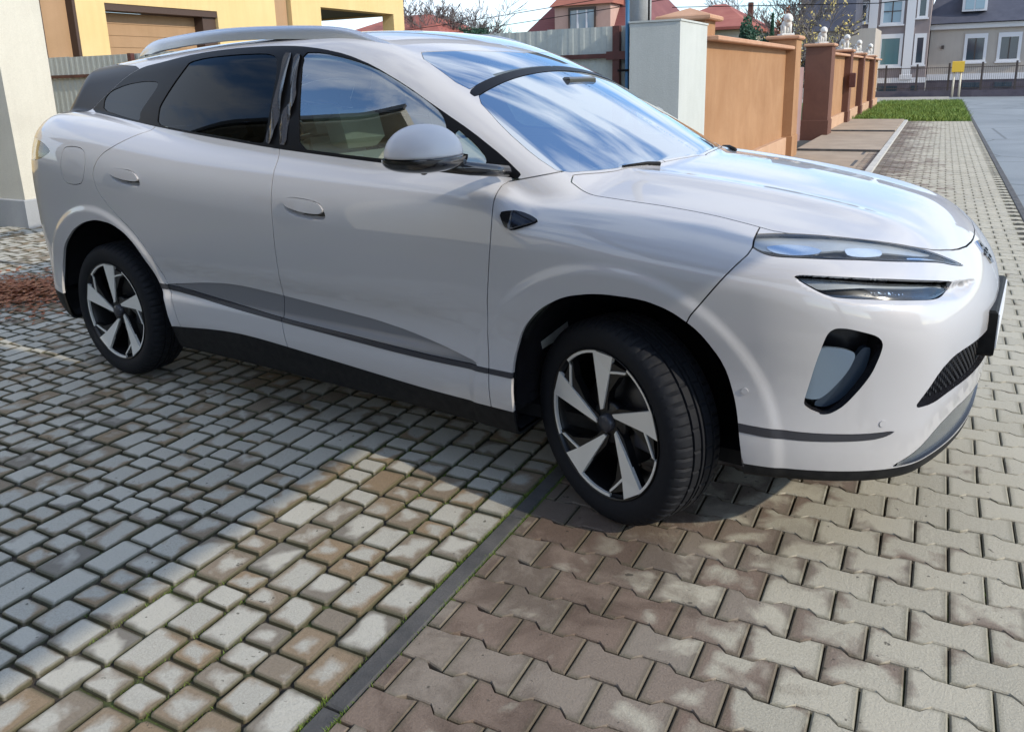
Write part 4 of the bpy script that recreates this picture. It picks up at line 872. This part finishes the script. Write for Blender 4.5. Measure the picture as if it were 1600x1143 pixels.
POCKET = chaikin([(-.250, .956), (-.205, .920), (-.156, .893), (-.11, .878), (.0, .868), (.15, .855), (.248, .845), (.31, .836), (.39, .840), (.47, .858), (.46, .872), (.39, .884), (.218, .907), (.073, .930), (-.095, .948)], 2)
def body_f2(x, y, z):
    """body with the sunken pockets for the lower lamps"""
    f = body_f(x, y, z); Y = np.abs(y)
    I = np.where((x > .3) & (z > .78) & (z < 1.0) & (np.abs(f) < .08))[0]
    if len(I):
        P = np.stack([(x[I]-Y[I])/2**.5, z[I]], 1)
        d = sdpoly(P, POCKET)
        f = f.copy(); f[I] = f[I]+.020*sst(-d/.024)
    return f
def build_body():
    h = .02
    V, Q = surface_net(body_f, (-4.1, -1.06, .13), (1.16, .04, 1.86), h)
    V = project(body_f, V, 3)
    V, Q = subdiv(V, Q); V = project(body_f, V, 3)
    V = project(body_f2, V, 3, .0015)
    T = np.concatenate([Q[:, [0, 1, 2]], Q[:, [0, 2, 3]]])
    N = grad_of(body_f2, V, .003); N /= np.maximum(np.linalg.norm(N, axis=1), 1e-9)[:, None]
    # outward winding
    a = T[:200]; n = np.cross(V[a[:, 1]]-V[a[:, 0]], V[a[:, 2]]-V[a[:, 0]])
    if (n*N[a[:, 0]]).sum() < 0: T = T[:, ::-1]
    m = (V, N, T)
    m = split(m, m[0][:, 1])[0]       # the side towards negative y
    m[0][np.abs(m[0][:, 1]) < 1e-6, 1] = 0
    return m
def put(name, m, mat, parent, depth=.014, **k):
    if len(m[2]) == 0: return None
    if depth: m = flange(m, depth)
    return link(name, mesh(name, m[0], m[2], m[1]), mat, parent, **k)
def both(name, m, mat, parents, depth=.014, **k):
    if not isinstance(parents, (list, tuple)): parents = [parents, parents]
    a = put(name, m, mat, parents[0], depth, **k); b = put(name, flip(m), mat, parents[1], depth, **k); return [a, b]
def whole(name, m, mat, parent, depth=.014, **k):
    return put(name, join(m, flip(m)), mat, parent, depth, **k)
def shaped(m, fn):
    V, N, T = m; V = V+N*fn(V)[:, None]; n = np.zeros_like(V); c = np.cross(V[T[:, 1]]-V[T[:, 0]], V[T[:, 2]]-V[T[:, 0]])
    for k in range(3): np.add.at(n, T[:, k], c)
    return V, n/np.maximum(np.linalg.norm(n, axis=1), 1e-12)[:, None], T
CAR = thing('car', 'pale silver-grey electric SUV parked with its front wheels turned', 'car', (-.9569, 1.1711, 0), -.09687)
G = .0022
B = build_body()
LOW0 = B                                                              # kept for the dark inner shell
_, B = cut(B, XZ, O['arch_f'], 0, 2, side_mask(.45)); _, B = cut(B, XZ, O['arch_r'], 0, 2, side_mask(.45))
lip, B = split(B, B[0][:, 2]-S_low(B[0][:, 0]))
# glasshouse
dlo, B = cut(B, XZ, O['dlo'], 0, 1, side_mask(.50))
gq, dlo = cut(dlo, XZ, O['glass_q'], .001, 1); gr, dlo = cut(dlo, XZ, O['glass_r'], .001, 1); gf, dlo = cut(dlo, XZ, O['glass_f'], .001, 1); gs, dlo = cut(dlo, XZ, O['glass_s'], .001, 1)
dp, B = cut(B, XZ, O['dpillar'], .001, 1)
up = lambda m: .15-m[1][:, 2]
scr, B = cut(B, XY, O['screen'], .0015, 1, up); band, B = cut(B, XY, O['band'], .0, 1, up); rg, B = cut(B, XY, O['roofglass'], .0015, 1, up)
hood, B = cut(B, XY, O['hood'], G, 1, lambda m: np.maximum(.25-m[1][:, 2], .70-m[0][:, 2]))
bump, B = cut(B, XZ, O['bumper'], G, 1)
lu, bump = cut(bump, UZ, O['lamp_u'], .001, 2); ll, bump = cut(bump, UZ, O['lamp_l'], .001, 2)
itk, bump = cut(bump, UZ, O['intake'], 0, 2)
_v = project(body_f, ll[0], 3); _n = grad_of(body_f, _v, .003); ll = (_v-_n/np.linalg.norm(_n, axis=1)[:, None]*.021, _n/np.linalg.norm(_n, axis=1)[:, None], ll[2])
fst, bump = cut(bump, UZ, O['fstrip'], .0008, 1, lambda m: m[0][:, 0]*-1+.3)
xm = lambda m: .6-m[0][:, 0]
ins, bump = cut(bump, YZ, O['insert'], .001, 1, xm); gri, bump = cut(bump, YZ, O['grille'], 0, 1, xm)
fend, B = cut(B, XZ, O['fender'], G, 1, side_mask(.30))
df, B = cut(B, XZ, O['door_f'], G, 1, side_mask(.5)); dr, B = cut(B, XZ, O['door_r'], G, 1, side_mask(.5))
flap, B = cut(B, XZ, O['flap'], .0018, 2, side_mask(.5)); rl, B = cut(B, XZ, O['rlamp'], .001, 1)
scf, df = cut(df, XZ, O['sculpt'], .0008, 1); scr_r, dr = cut(dr, XZ, O['sculpt'], .0008, 1)
stf, df = cut(df, XZ, O['strip'], .0006, 1); str_r, dr = cut(dr, XZ, O['strip'], .0006, 1); stn, fend = cut(fend, XZ, O['strip'], .0006, 1); stq, B = cut(B, XZ, O['strip'], .0006, 1, side_mask(.5))
def pocket_of(P):
    c = np.mean(P, 0); return [(c[0]+(x-c[0])*1.06+.004, c[1]+(z-c[1])*1.08-(.024 if z < c[1] else -.001)) for x, z in P]
PKF, PKR = chaikin(pocket_of(O['handle_f']), 2), chaikin(pocket_of(O['handle_r']), 2)
pf, df = cut(df, XZ, PKF, 0, 0); pr, dr = cut(dr, XZ, PKR, 0, 0)
hf, _ = cut(pf, XZ, O['handle_f'], 0, 2); hr, _ = cut(pr, XZ, O['handle_r'], 0, 2)
fin, fend = cut(fend, XZ, O['fin'], .001, 2)
body = whole('body_shell', B, MT['paint'], CAR)
whole('lower_sill', lip, MT['plastic'], CAR, .01)
whole('hood', hood, MT['paint'], CAR, .02)
bumper = whole('front_bumper', bump, MT['paint'], CAR, .012)
fenders = both('front_fender', fend, MT['paint'], CAR)
doors_f = both('front_door', df, MT['paint'], CAR); doors_r = both('rear_door', dr, MT['paint'], CAR)
both('window_trim', dlo, MT['trim'], CAR, .006); whole('tailgate_pillar', dp, MT['pillar'], CAR, .006)
film = [cut(dlo, XZ, P, 0, 1)[0] for P in ([(-1.694, 1.275), (-1.688, 1.42), (-1.700, 1.56), (-1.715, 1.650), (-1.672, 1.653), (-1.655, 1.56), (-1.640, 1.42), (-1.650, 1.272)], [(-1.600, 1.270), (-1.625, 1.36), (-1.600, 1.46), (-1.635, 1.56), (-1.650, 1.645), (-1.605, 1.645), (-1.590, 1.55), (-1.560, 1.46), (-1.575, 1.36), (-1.560, 1.268)])]
def folds(V):
    x, z = V[:, 0], V[:, 2]; s_ = x+.13*(z-1.27)+.012*np.sin(z*9.5)
    return .006+.0045*np.sin(s_*105+1.2*np.sin(z*13))+.002*np.sin(s_*260+2*np.sin(z*7))
[both('protective_film', shaped(q_, folds), MT['film'], CAR, 0) for q_ in film]
both('window', offset(gf, -.004), MT['glass'], doors_f, 0); both('window', offset(gr, -.004), MT['tint'], doors_r, 0)
both('quarter_window', offset(gq, -.003), MT['tint'], CAR, 0); both('corner_window', offset(gs, -.003), MT['glass'], CAR, 0)
whole('windscreen', offset(scr, -.002), MT['screen'], CAR, 0); whole('painted_reflection_band', band, MT['trim'], CAR, .006); whole('front_roof_glass', offset(rg, -.001), MT['screen'], CAR, 0)  # dark strip on the glass paints in the reflection of an overhead beam
both('charge_flap', flap, MT['paint'], CAR, .008); both('tail_lamp', offset(rl, -.002), MT['lens'], CAR, 0); both('tail_lamp_housing', offset(rl, -.02), MT['lampdark'], CAR, 0)
both('lower_garnish', offset(scf, -.004), MT['applique'], doors_f, .006); both('lower_garnish', offset(scr_r, -.004), MT['applique'], doors_r, .006)
both('trim_strip', offset(stf, .002), MT['strip'], doors_f, .01); both('trim_strip', offset(str_r, .002), MT['strip'], doors_r, .01); both('trim_strip', offset(stn, .002), MT['strip'], fenders, .01); both('trim_strip', offset(stq, .002), MT['strip'], CAR, .01)
both('trim_strip', offset(fst, .002), MT['strip'], bumper, .01)
both('handle', offset(hf, .007), MT['paint'], doors_f, .012); both('handle', offset(hr, .007), MT['paint'], doors_r, .012)
both('handle_recess', shaped(pf, lambda V: -.024*sst(-sdpoly(V[:, [0, 2]], PKF)/.016)), MT['paint'], doors_f, 0); both('handle_recess', shaped(pr, lambda V: -.024*sst(-sdpoly(V[:, [0, 2]], PKR)/.016)), MT['paint'], doors_r, 0)
both('side_camera', shaped(fin, lambda V: .004+.022*np.clip(1-np.abs(V[:, 0]+.36)/.11, 0, 1)), MT['black'], fenders, .01)
# lower lip, grille, insert, lamps
whole('bumper_insert', offset(ins, -.010), MT['insert'], bumper, 0)
whole('grille_backing', offset(gri, -.045), MT['lampdark'], bumper, 0)
def ring_of(m, d0, d1):
    """wall of a cut-out: from offset d0 down to d1"""
    V, N, T = m
    E = np.concatenate([T[:, [0, 1]], T[:, [1, 2]], T[:, [2, 0]]]); k = np.sort(E, 1); key = k[:, 0]*len(V)+k[:, 1]
    u, idx, cnt = np.unique(key, return_index=True, return_counts=True); Bd = E[idx[cnt == 1]]; Bd = Bd[(np.abs(V[Bd, 1]) > 2e-4).any(1)]
    a, b = Bd[:, 0], Bd[:, 1]; P = [V[a]+N[a]*d0, V[b]+N[b]*d0, V[b]+N[b]*d1, V[a]+N[a]*d1]
    n = np.cross(P[1]-P[0], P[3]-P[0]); n /= np.maximum(np.linalg.norm(n, axis=1), 1e-9)[:, None]
    k = len(a); i = np.arange(k)
    return np.concatenate(P), np.concatenate([n]*4), np.concatenate([np.stack([i, i+k, i+2*k], 1), np.stack([i, i+2*k, i+3*k], 1)])
whole('grille_surround', ring_of(gri, 0, -.045), MT['lampdark'], bumper, 0)
whole('insert_surround', ring_of(ins, 0, -.010), MT['lampdark'], bumper, 0)
both('air_intake', join(ring_of(itk, 0, -.09), offset(itk, -.09)), MT['lampdark'], bumper, 0)
vane, _ = cut(offset(itk, 0), UZ, O['vane'], 0, 2)
both('intake_vane', shaped(vane, lambda V: -.020-.14*np.clip((V[:, 0]-np.abs(V[:, 1]))/2**.5+.17, 0, .2)), MT['vane'], bumper, .01)
duct, _ = cut(itk, UZ, [(-.040, .735), (-.012, .735), (-.022, .665), (-.05, .615), (-.085, .570), (-.125, .545), (-.165, .550), (-.135, .585), (-.09, .64), (-.060, .70)], 0, 2)
both('duct_wall', offset(duct, -.040), MT['ductwall'], bumper, .02)
def mesh_grille(parent):
    mb = MB(); z = .572
    j = 0
    while z < .688:
        y = -.70
        while y < .70:
            yy = y+(.016 if j % 2 else 0)
            if abs(yy) < .70-(.0 if z < .6 else (z-.60)*1.6):
                xs = float(S_nose(z))-.095*(abs(yy)/.62)**2.4-.10*max((abs(yy)-.62)/.3, 0)**2-.022
                c = Vector((xs, yy, z)); s_ = .30*abs(yy)
                P = [c+Vector((-s_*dy, dy, dz)) for dy, dz in ((.013, 0), (.005, .0085), (-.005, .0085), (-.013, 0), (-.005, -.0085), (.005, -.0085))]
                Q = [c+(p-c)*.62+Vector((.004, 0, 0)) for p in P]
                mb.add(P+Q, [(i, (i+1) % 6, 6+(i+1) % 6, 6+i) for i in range(6)])
            y += .032
        z += .0115; j += 1
    return mb.build('grille_mesh', MT['trim'], parent, kind='stuff')
mesh_grille(bumper)
_, FRU = split(lu, sdpoly(UZ(lu), chaikin(O['lamp_u'], 2))+.0048); _, FRL = split(ll, sdpoly(UZ(ll), chaikin(O['lamp_l'], 2))+.0040)
for side, sg in (('r', 1), ('l', -1)):
    fl = (lambda m: m) if sg == 1 else flip
    lamp = put('headlight', fl(offset(lu, -.001)), MT['lens'], bumper, 0)
    put('lamp_frame', fl(FRU), MT['black'], lamp, .004)
    put('housing', fl(join(ring_of(lu, 0, -.022), offset(lu, -.022))), MT['lampdark'], lamp, 0)
    u_, _ = cut(lu, UZ, [(-.290, 1.034), (-.275, 1.0405), (-.20, 1.0415), (-.052, 1.034), (.055, 1.022), (.137, 1.007), (.229, .985), (.30, .962), (.22, .972), (.12, .991), (.02, 1.004), (-.06, 1.011), (-.10, 1.010), (-.16, 1.011), (-.25, 1.010), (-.285, 1.016)], 0, 1)
    put('light_guide', fl(offset(u_, -.009)), MT['lampgrey'], lamp, .006)
    for P in ([(-.262, 1.022), (-.20, 1.026), (-.14, 1.022), (-.10, 1.012), (-.13, 1.005), (-.20, 1.003), (-.25, 1.008)], [(-.035, 1.012), (.02, 1.010), (.09, 1.001), (.075, .988), (.01, .990), (-.045, .997)], [(.15, .976), (.24, .963), (.37, .932), (.29, .944), (.18, .962)]):
        u_, _ = cut(lu, UZ, P, 0, 2)
        put('reflector', fl(offset(u_, -.006)), MT['led'], lamp, .006)
    lamp = put('lower_headlight', fl(offset(ll, -.001)), MT['lens'], bumper, 0)
    put('lamp_frame', fl(FRL), MT['black'], lamp, .004)
    put('housing', fl(join(ring_of(ll, 0, -.04), offset(ll, -.03))), MT['lampdark'], lamp, 0)
    for P in ([(-.230, .954), (-.095, .946), (.073, .929), (.218, .907), (.345, .882), (.30, .872), (.26, .886), (.20, .893), (.08, .908), (-.02, .918), (-.10, .916), (-.16, .912), (-.20, .932)],):
        u_, _ = cut(ll, UZ, P, 0, 1)
        put('light_guide', fl(offset(u_, -.016)), MT['lampgrey'], lamp, .012)
    u_, _ = cut(ll, UZ, [(-.03, .905), (.05, .902), (.10, .893), (.15, .898), (.16, .893), (.10, .887), (.04, .896)], 0, 1)
    put('reflector', fl(offset(u_, -.014)), MT['led'], lamp, .006)
# parking sensors, emblem, number plate carrier
def on_body(x, y, z, ax):
    P = np.array([[x, y, z]], float)
    for _ in range(60):
        v = body_f(P[:, 0], P[:, 1], P[:, 2])[0]; P[0] += np.array(ax)*(-v)
        if abs(v) < 1e-5: break
    n = grad_of(body_f, P)[0]; return Vector(P[0]), Vector(n/np.linalg.norm(n))
def disc(mb, p, n, r, t, seg=14, r2=None):
    a = n.orthogonal().normalized(); b = n.cross(a); V = []
    for h, rr in ((-.004, r), (t, r), (t, r2 or r*.85)):
        V += [p+n*h+(a*math.cos(2*math.pi*k/seg)+b*math.sin(2*math.pi*k/seg))*rr for k in range(seg)]
    F = [(i*seg+k, i*seg+(k+1) % seg, (i+1)*seg+(k+1) % seg, (i+1)*seg+k) for i in range(2) for k in range(seg)]+[tuple(range(2*seg, 3*seg))]
    mb.add(V, F)
for sg in (-1, 1):
    for (x, y, z) in ((.46, .93, .589), (.82, .78, .51)):
        p, n = on_body(x, y*sg, z, (.7, sg*.7, 0)); mb = MB(); disc(mb, p, n, .0105, .0028); mb.build('parking_sensor', MT['paint'], bumper)
mb = MB()
p, n = on_body(.98, .02, .885, (1, 0, .3)); disc(mb, p, n, .052, .004, 6); em = mb.build('emblem', MT['chrome'], bumper)
for dy, dz, r in ((0, .026, .008), (.042, .0, .008), (-.042, 0, .008), (.024, -.024, .008), (-.024, -.024, .008), (0, 0, .010)):
    p, n = on_body(.98, .02+dy, .885+dz, (1, 0, .3)); mb = MB(); disc(mb, p, n, r, .007, 6); mb.build('emblem_dot', MT['strip'], em)
mb = MB(); mb.box((1.0, -.275, .60), (1.062, .275, .755), .008); pc = mb.build('plate_carrier', MT['plastic'], bumper)
mb = MB(); mb.box((1.0622, -.262, .628), (1.066, .262, .742)); mb.build('number_plate', simple('plate_white', (.75, .76, .78), .35), pc)
# dark shell inside the panels, arch liners, floor
def inner():
    m = LOW0
    m = split(m, m[0][:, 2]-1.13)[0]; m = split(m, m[0][:, 0]-.80)[0]
    _, m = cut(m, XZ, O['arch_f'], -.0, 2, side_mask(.45)); _, m = cut(m, XZ, O['arch_r'], 0, 2, side_mask(.45))
    for o in ('lamp_u', 'lamp_l', 'intake'): _, m = cut(m, UZ, O[o], 0, 0, lambda q: .3-q[0][:, 0])
    return offset(m, -.022)
whole('inner_shell', inner(), MT['lampdark'], CAR, 0)
for cx, key in ((0, 'arch_f'), (-WB, 'arch_r')):
    for sg in (-1, 1):
        P = chaikin(O[key][1:-1], 2, False); V = []; 
        for y in (.945, .90, .55):
            k = 1.0 if y > .92 else 1.03
            cxx = (P[0][0]+P[-1][0])/2
            V += [(cxx+(a-cxx)*k, sg*y if y < .94 else sg*.925, .35+(b-.35)*k) for a, b in P]
        n = len(P); F = [(i*n+k, i*n+k+1, (i+1)*n+k+1, (i+1)*n+k) for i in range(2) for k in range(n-1)]
        F.append(tuple(range(2*n, 3*n)))
        link('arch_liner', mesh('arch_liner', V, F), MT['lampdark'], CAR)
mb = MB(); mb.box((-3.45, -.78, .27), (.60, .78, .32)); mb.build('underbody', MT['plastic'], CAR)
# wheels
def wheel(parent, x, sg, steer):
    w_ = link('wheel', None, None, parent); w_.location = (x, sg*-.80, .362); w_.rotation_euler = (0, 0, (math.pi if sg < 0 else 0)+steer)
    if 'tyre' not in MESH:
        prof = [(.250, -.098), (.262, -.108), (.275, -.119), (.300, -.127), (.322, -.126), (.340, -.118), (.350, -.108), (.356, -.098), (.3605, -.086), (.362, -.070), (.3625, -.058), (.3545, -.0565), (.3545, -.0485), (.3632, -.047), (.3635, -.016), (.3555, -.0145), (.3555, -.0065), (.3637, -.005), (.3637, .005), (.3555, .0065), (.3555, .0145), (.3635, .016), (.3632, .047), (.3545, .0485), (.3545, .0565), (.3625, .058), (.362, .07), (.356, .098), (.340, .118), (.322, .126), (.30, .127), (.275, .119), (.25, .098)]
        n = 320; V = []
        for r, y in prof:
            for k in range(n):
                t = 2*math.pi*k/n; rr = r
                if r > .348 and .06 < abs(y) < .112 and k % 5 == 0: rr = r-.006
                if r > .3625 and .016 <= abs(y) < .05 and k % 10 == 2: rr = r-.004
                V.append((rr*math.cos(t), y, rr*math.sin(t)))
        V = [(a, b*.87-.0075, c) for a, b, c in V]
        m_ = len(prof); F = np.array([(i*n+k, (i+1)*n+k, (i+1)*n+(k+1) % n, i*n+(k+1) % n) for i in range(m_-1) for k in range(n)])
        MESH['tyre'] = mesh('tyre', V, F); MESH['tyre'].set_sharp_from_angle(angle=math.radians(24))
        mb = MB(); mb.lathe([(.264, -.104), (.266, -.110), (.264, -.112), (.260, -.104), (.256, -.095), (.250, -.08), (.240, .02), (.236, .10)], 96); MESH['rim'] = mb.mesh('rim')
        mb = MB(); mb.lathe([(.06, -.012), (.165, -.012), (.168, -.006), (.168, .012), (.06, .014)], 60); mb.lathe([(.0001, -.040), (.06, -.040), (.068, -.030), (.068, 0)], 40); MESH['brake_disc'] = mb.mesh('brake_disc')
        mb = MB(); mb.lathe([(.0001, -.100), (.026, -.100), (.031, -.095), (.033, -.07)], 30); MESH['hub_cap'] = mb.mesh('hub_cap')
        pol = lambda r, d: (r*math.cos(math.radians(d)), r*math.sin(math.radians(d)))
        face = lambda r: -.086-.020*(r/.26)**2
        def plate(mb, pts, t0=0., t1=.02, up=0):
            P = [pol(*q) for q in pts]; n = len(P)
            V = [(a, face(math.hypot(a, b))-up, b) for a, b in P]+[(a*1., face(math.hypot(a, b))-up+t1, b) for a, b in P]
            mb.add(V, [tuple(range(n)), tuple(range(n, 2*n))[::-1]]+[(i, n+i, n+(i+1) % n, (i+1) % n) for i in range(n)])
        # negative angle = clockwise seen from outside
        sil, blk, cap = MB(), MB(), MB()
        for k in range(5):
            a = 90+72*k
            lead = [(.050, 36), (.261, 10.5)]
            trail = [(.261, -11), (.190, -7.5), (.049, 20)]
            plate(sil, [(r, a+d) for r, d in lead+trail], 0, .014, .002)
            # broad dark blade behind it, running on to the trailing side
            bl = [(.045, 50), (.085, 34), (.12, 22), (.16, 15), (.20, 11), (.24, 10), (.252, 11)]
            bt = [(.252, -30), (.235, -29), (.20, -20), (.15, -14), (.11, -4), (.06, 0)]
            for i in range(len(bl)-1):
                tt = [np.interp(bl[j][0], [q[0] for q in bt[::-1]], [q[1] for q in bt[::-1]]) for j in (i, i+1)]
                plate(blk, [(bl[i][0], a+bl[i][1]), (bl[i+1][0], a+bl[i+1][1]), (bl[i+1][0], a+tt[1]), (bl[i][0], a+tt[0])], 0, .03, -.004)
            # thin bright outline: leaves the trailing edge, then follows the rim to the next spoke
            wdt = .0046
            path = [(.196, -8), (.215, -18), (.240, -27)]+[(.2555, -27-i*5.4) for i in range(8)]
            for (r0, d0), (r1, d1) in zip(path[:-1], path[1:]):
                plate(sil, [(r0+wdt, a+d0), (r1+wdt, a+d1), (r1-wdt, a+d1), (r0-wdt, a+d0)], 0, .01, .002)
            pp = pol(.057, a+18); q = Vector((pp[0], -.062, pp[1])); NUTS.append(tuple(q))
        mb = MB(); mb.lathe([(.0001, -.078), (.07, -.078), (.078, -.070), (.078, -.04)], 30); blk.add(mb.v, mb.f, True)
        MESH['spoke'] = sil.mesh('spoke_faces'); MESH['blades'] = blk.mesh('dark_blades'); disc(cap, Vector((0, 0, 0)), Vector((0, -1, 0)), .010, .006, 8); MESH['nuts'] = cap.mesh('wheel_nut')
        mb = MB(); mb.box((.10, -.05, -.07), (.19, .03, .07), .01); MESH['cal'] = mb.mesh('brake_caliper')
    link('tyre', MESH['tyre'], MT['tyre'], w_); link('rim', MESH['rim'], MT['rimblack'], w_); link('brake_disc', MESH['brake_disc'], MT['steel'], w_)
    link('hub_cap', MESH['hub_cap'], MT['strip'], w_); link('spoke_faces', MESH['spoke'], MT['alloy'], w_); link('dark_blades', MESH['blades'], MT['rimblack'], w_); [setattr(link('wheel_nut', MESH['nuts'], MT['steel'], w_), 'location', q) for q in NUTS]
    link('brake_caliper', MESH['cal'], MT['strip'], w_)
    return w_
MESH = {}; NUTS = []
wheel(CAR, 0, 1, -.36); wheel(CAR, 0, -1, -.40); wheel(CAR, -WB, 1, 0); wheel(CAR, -WB, -1, 0)
# door mirrors
def mirror(sg, door):
    r = link('door_mirror', None, None, door)
    def shell(lo, hi, c, s_, name, mat, n=48, mm=24, pw=2.5):
        V = []; F = []
        for i in range(mm+1):
            a = lo+(hi-lo)*i/mm
            for k in range(n):
                t = 2*math.pi*k/n
                ct, st = math.cos(t), math.sin(t); ca, sa = math.cos(a), math.sin(a)
                e = 2/pw; f = lambda v: math.copysign(abs(v)**e, v)
                x = s_[0]*f(ca)*f(ct) if True else 0; y = s_[1]*f(ca)*f(st); z = s_[2]*f(sa)
                V.append((c[0]+x*(1-.0*z), sg*(c[1]+y), c[2]+z))
        for i in range(mm):
            for k in range(n):
                q = (i*n+k, i*n+(k+1) % n, (i+1)*n+(k+1) % n, (i+1)*n+k); F.append(q if sg > 0 else q[::-1])
        F.append(tuple(range(n))[::-1] if sg > 0 else tuple(range(n)))
        return link(name, mesh(name, V, F), mat, r)
    c = (-.590, 1.110, 1.262) if sg < 0 else (-.74, 1.02, 1.24)
    shell(.02, math.pi/2-.02, (c[0], c[1], c[2]+.014), (.115, .145, .106), 'mirror_cap', MT['cap'], pw=2.15)
    shell(-math.pi/2+.03, -.0, (c[0], c[1]-.006, c[2]+.012), (.1195, .1505, .050), 'mirror_base', MT['black'], pw=2.6)
    mb = MB(); mb.tube([(c[0]+.02, sg*1.08, 1.245), (-.50, sg*.98, 1.226), (-.455, sg*.90, 1.213), (-.44, sg*.84, 1.205)], [.022, .024, .022, .02], 10); o = mb.build('mirror_arm', MT['black'], r)
    mb = MB(); V = []
    for k in range(13):
        t = -1.3+2.0*k/12; V.append((c[0]+.117*math.cos(t), sg*(c[1]+.147*math.sin(t)), c[2]+.012))
    mb.tube(V, .0045, 6); mb.build('turn_signal', MT['black'], r)
    mb = MB(); mb.ball((c[0]+.02, sg*(c[1]+.03), c[2]-.034), .014, 10, 6, (1, 1, .7)); mb.build('camera_pod', MT['black'], r)
mirror(-1, doors_f[0]); mirror(1, doors_f[1])
# roof rails
for sg in (-1, 1):
    P = [(-2.96, .545, 1.70), (-2.88, .555, 1.735), (-2.70, .565, 1.765), (-2.45, .575, 1.779), (-2.195, .58, 1.785), (-1.821, .58, 1.776), (-1.574, .58, 1.763), (-1.382, .58, 1.737), (-1.24, .58, 1.694), (-1.12, .578, 1.648), (-1.045, .575, 1.612)]
    mb = MB(); V = []; 
    PX = Spl(*[v for q in P for v in (q[0], q[1])]); PZ = Spl(*[v for q in P for v in (q[0], q[2])])
    xs = np.linspace(-2.96, -1.045, 60)
    for i, x in enumerate(xs):
        y = float(PX(x)); z = float(PZ(x)); e = min(1, min(i, 59-i)/5+.25)
        zb = z-.052*e-.006
        for dy, zz in ((-.016, zb), (-.014, z-.012), (-.006, z), (.006, z), (.014, z-.012), (.016, zb)): V.append((x, sg*(y+dy), zz))
    F = [(i*6+k, i*6+k+1, (i+1)*6+k+1, (i+1)*6+k) for i in range(59) for k in range(5)]
    if sg < 0: F = [f[::-1] for f in F]
    link('roof_rail', mesh('roof_rail', V, F), MT['rail'], CAR)
# wipers, cowl
def hug(pts, h):
    o = []
    for x, y, z in pts: p, n = on_body(x, y, z, (.3, 0, 1)); o.append(p+n*h)
    return o
mb = MB(); mb.tube(hug([(-.075, -.36, 1.19), (-.105, -.40, 1.2), (-.15, -.52, 1.2)], .005), [.010, .007, .004], 6); mb.build('wiper', MT['plastic'], CAR)
mb = MB(); mb.tube(hug([(-.02, .36, 1.19), (-.10, .52, 1.2), (-.16, .62, 1.2)], .006), [.010, .008, .006], 6); mb.build('wiper', MT['plastic'], CAR)
p, n = on_body(-.60, .02, 1.47, (.5, 0, 1)); mb = MB(); mb.box((-.64, -.10, 1.475), (-.60, .14, 1.520), .008); mb.build('rear_view_mirror', MT['black'], CAR)
# cabin
mb = MB(); mb.box((-3.3, -.72, .34), (-.2, .72, .38)); mb.build('cabin_floor', MT['darkint'], CAR)
V = []; prof = [(-.05, 1.13), (-.22, 1.165), (-.42, 1.15), (-.50, 1.09), (-.48, .95), (-.40, .80), (-.35, .55)]
for x, z in prof: V += [(x-.02, -.74, z-.02), (x, -.4, z), (x, 0, z+.01), (x, .4, z), (x-.02, .74, z-.02)]
link('dashboard', mesh('dashboard', V, [(i*5+k, i*5+k+1, (i+1)*5+k+1, (i+1)*5+k) for i in range(6) for k in range(4)]), MT['cream'], CAR)
mb = MB(); mb.box((-.52, -.17, 1.03), (-.50, .22, 1.21), .004); mb.build('centre_screen', MT['black'], CAR)
mb = MB(); mb.lathe([(.165, -.012), (.182, -.010), (.186, 0), (.182, .010), (.165, .012), (.160, 0), (.165, -.012)], 40); 
sw = mb.build('steering_wheel', MT['darkint'], CAR); sw.location = (-.66, .38, 1.04); sw.rotation_euler = (0, math.radians(0), math.radians(90)); 
sw.rotation_euler = (math.radians(0), math.radians(0), math.radians(90))
def seat(x, y, w_=.50, back=1.0):
    r = link('seat', None, None, CAR)
    mb = MB(); mb.box((x-.02, y-w_/2, .52), (x+.50, y+w_/2, .70), .05); mb.build('cushion', MT['cream'], r)
    mb = MB(); R = Matrix.Rotation(math.radians(-16), 4, 'Y'); T_ = Matrix.Translation((x, y, .62))
    a = MB(); a.box((-.12, -w_/2+.01, 0), (.02, w_/2-.01, .62), .045); mb.add([tuple((T_ @ R @ Vector(v))) for v in a.v], a.f)
    mb.build('backrest', MT['cream'], r)
    mb = MB(); a = MB(); a.box((-.10, -.13, .64), (.0, .13, .82), .035); mb.add([tuple((T_ @ R @ Vector(v))) for v in a.v], a.f); mb.build('headrest', MT['cream'], r)
seat(-1.35, -.38); seat(-1.35, .38); seat(-2.35, -.38, .46); seat(-2.35, 0., .30); seat(-2.35, .38, .46)
def headliner():
    m = LOW0; m = split(m, 1.50-m[0][:, 2])[0]; m = split(m, m[0][:, 0]+1.02)[0]; m = split(m, -m[1][:, 2]+.55)[0]
    return offset(m, -.035)
whole('headliner', headliner(), MT['cream'], CAR, 0)
def door_cards():
    m = LOW0; m = split(m, m[0][:, 2]-1.215)[0]; m = split(m, .60-m[0][:, 2])[0]; m = split(m, m[0][:, 0]+.45)[0]; m = split(m, -2.28-m[0][:, 0])[0]
    return offset(m, -.06)
both('door_card', door_cards(), MT['cream'], CAR, 0)
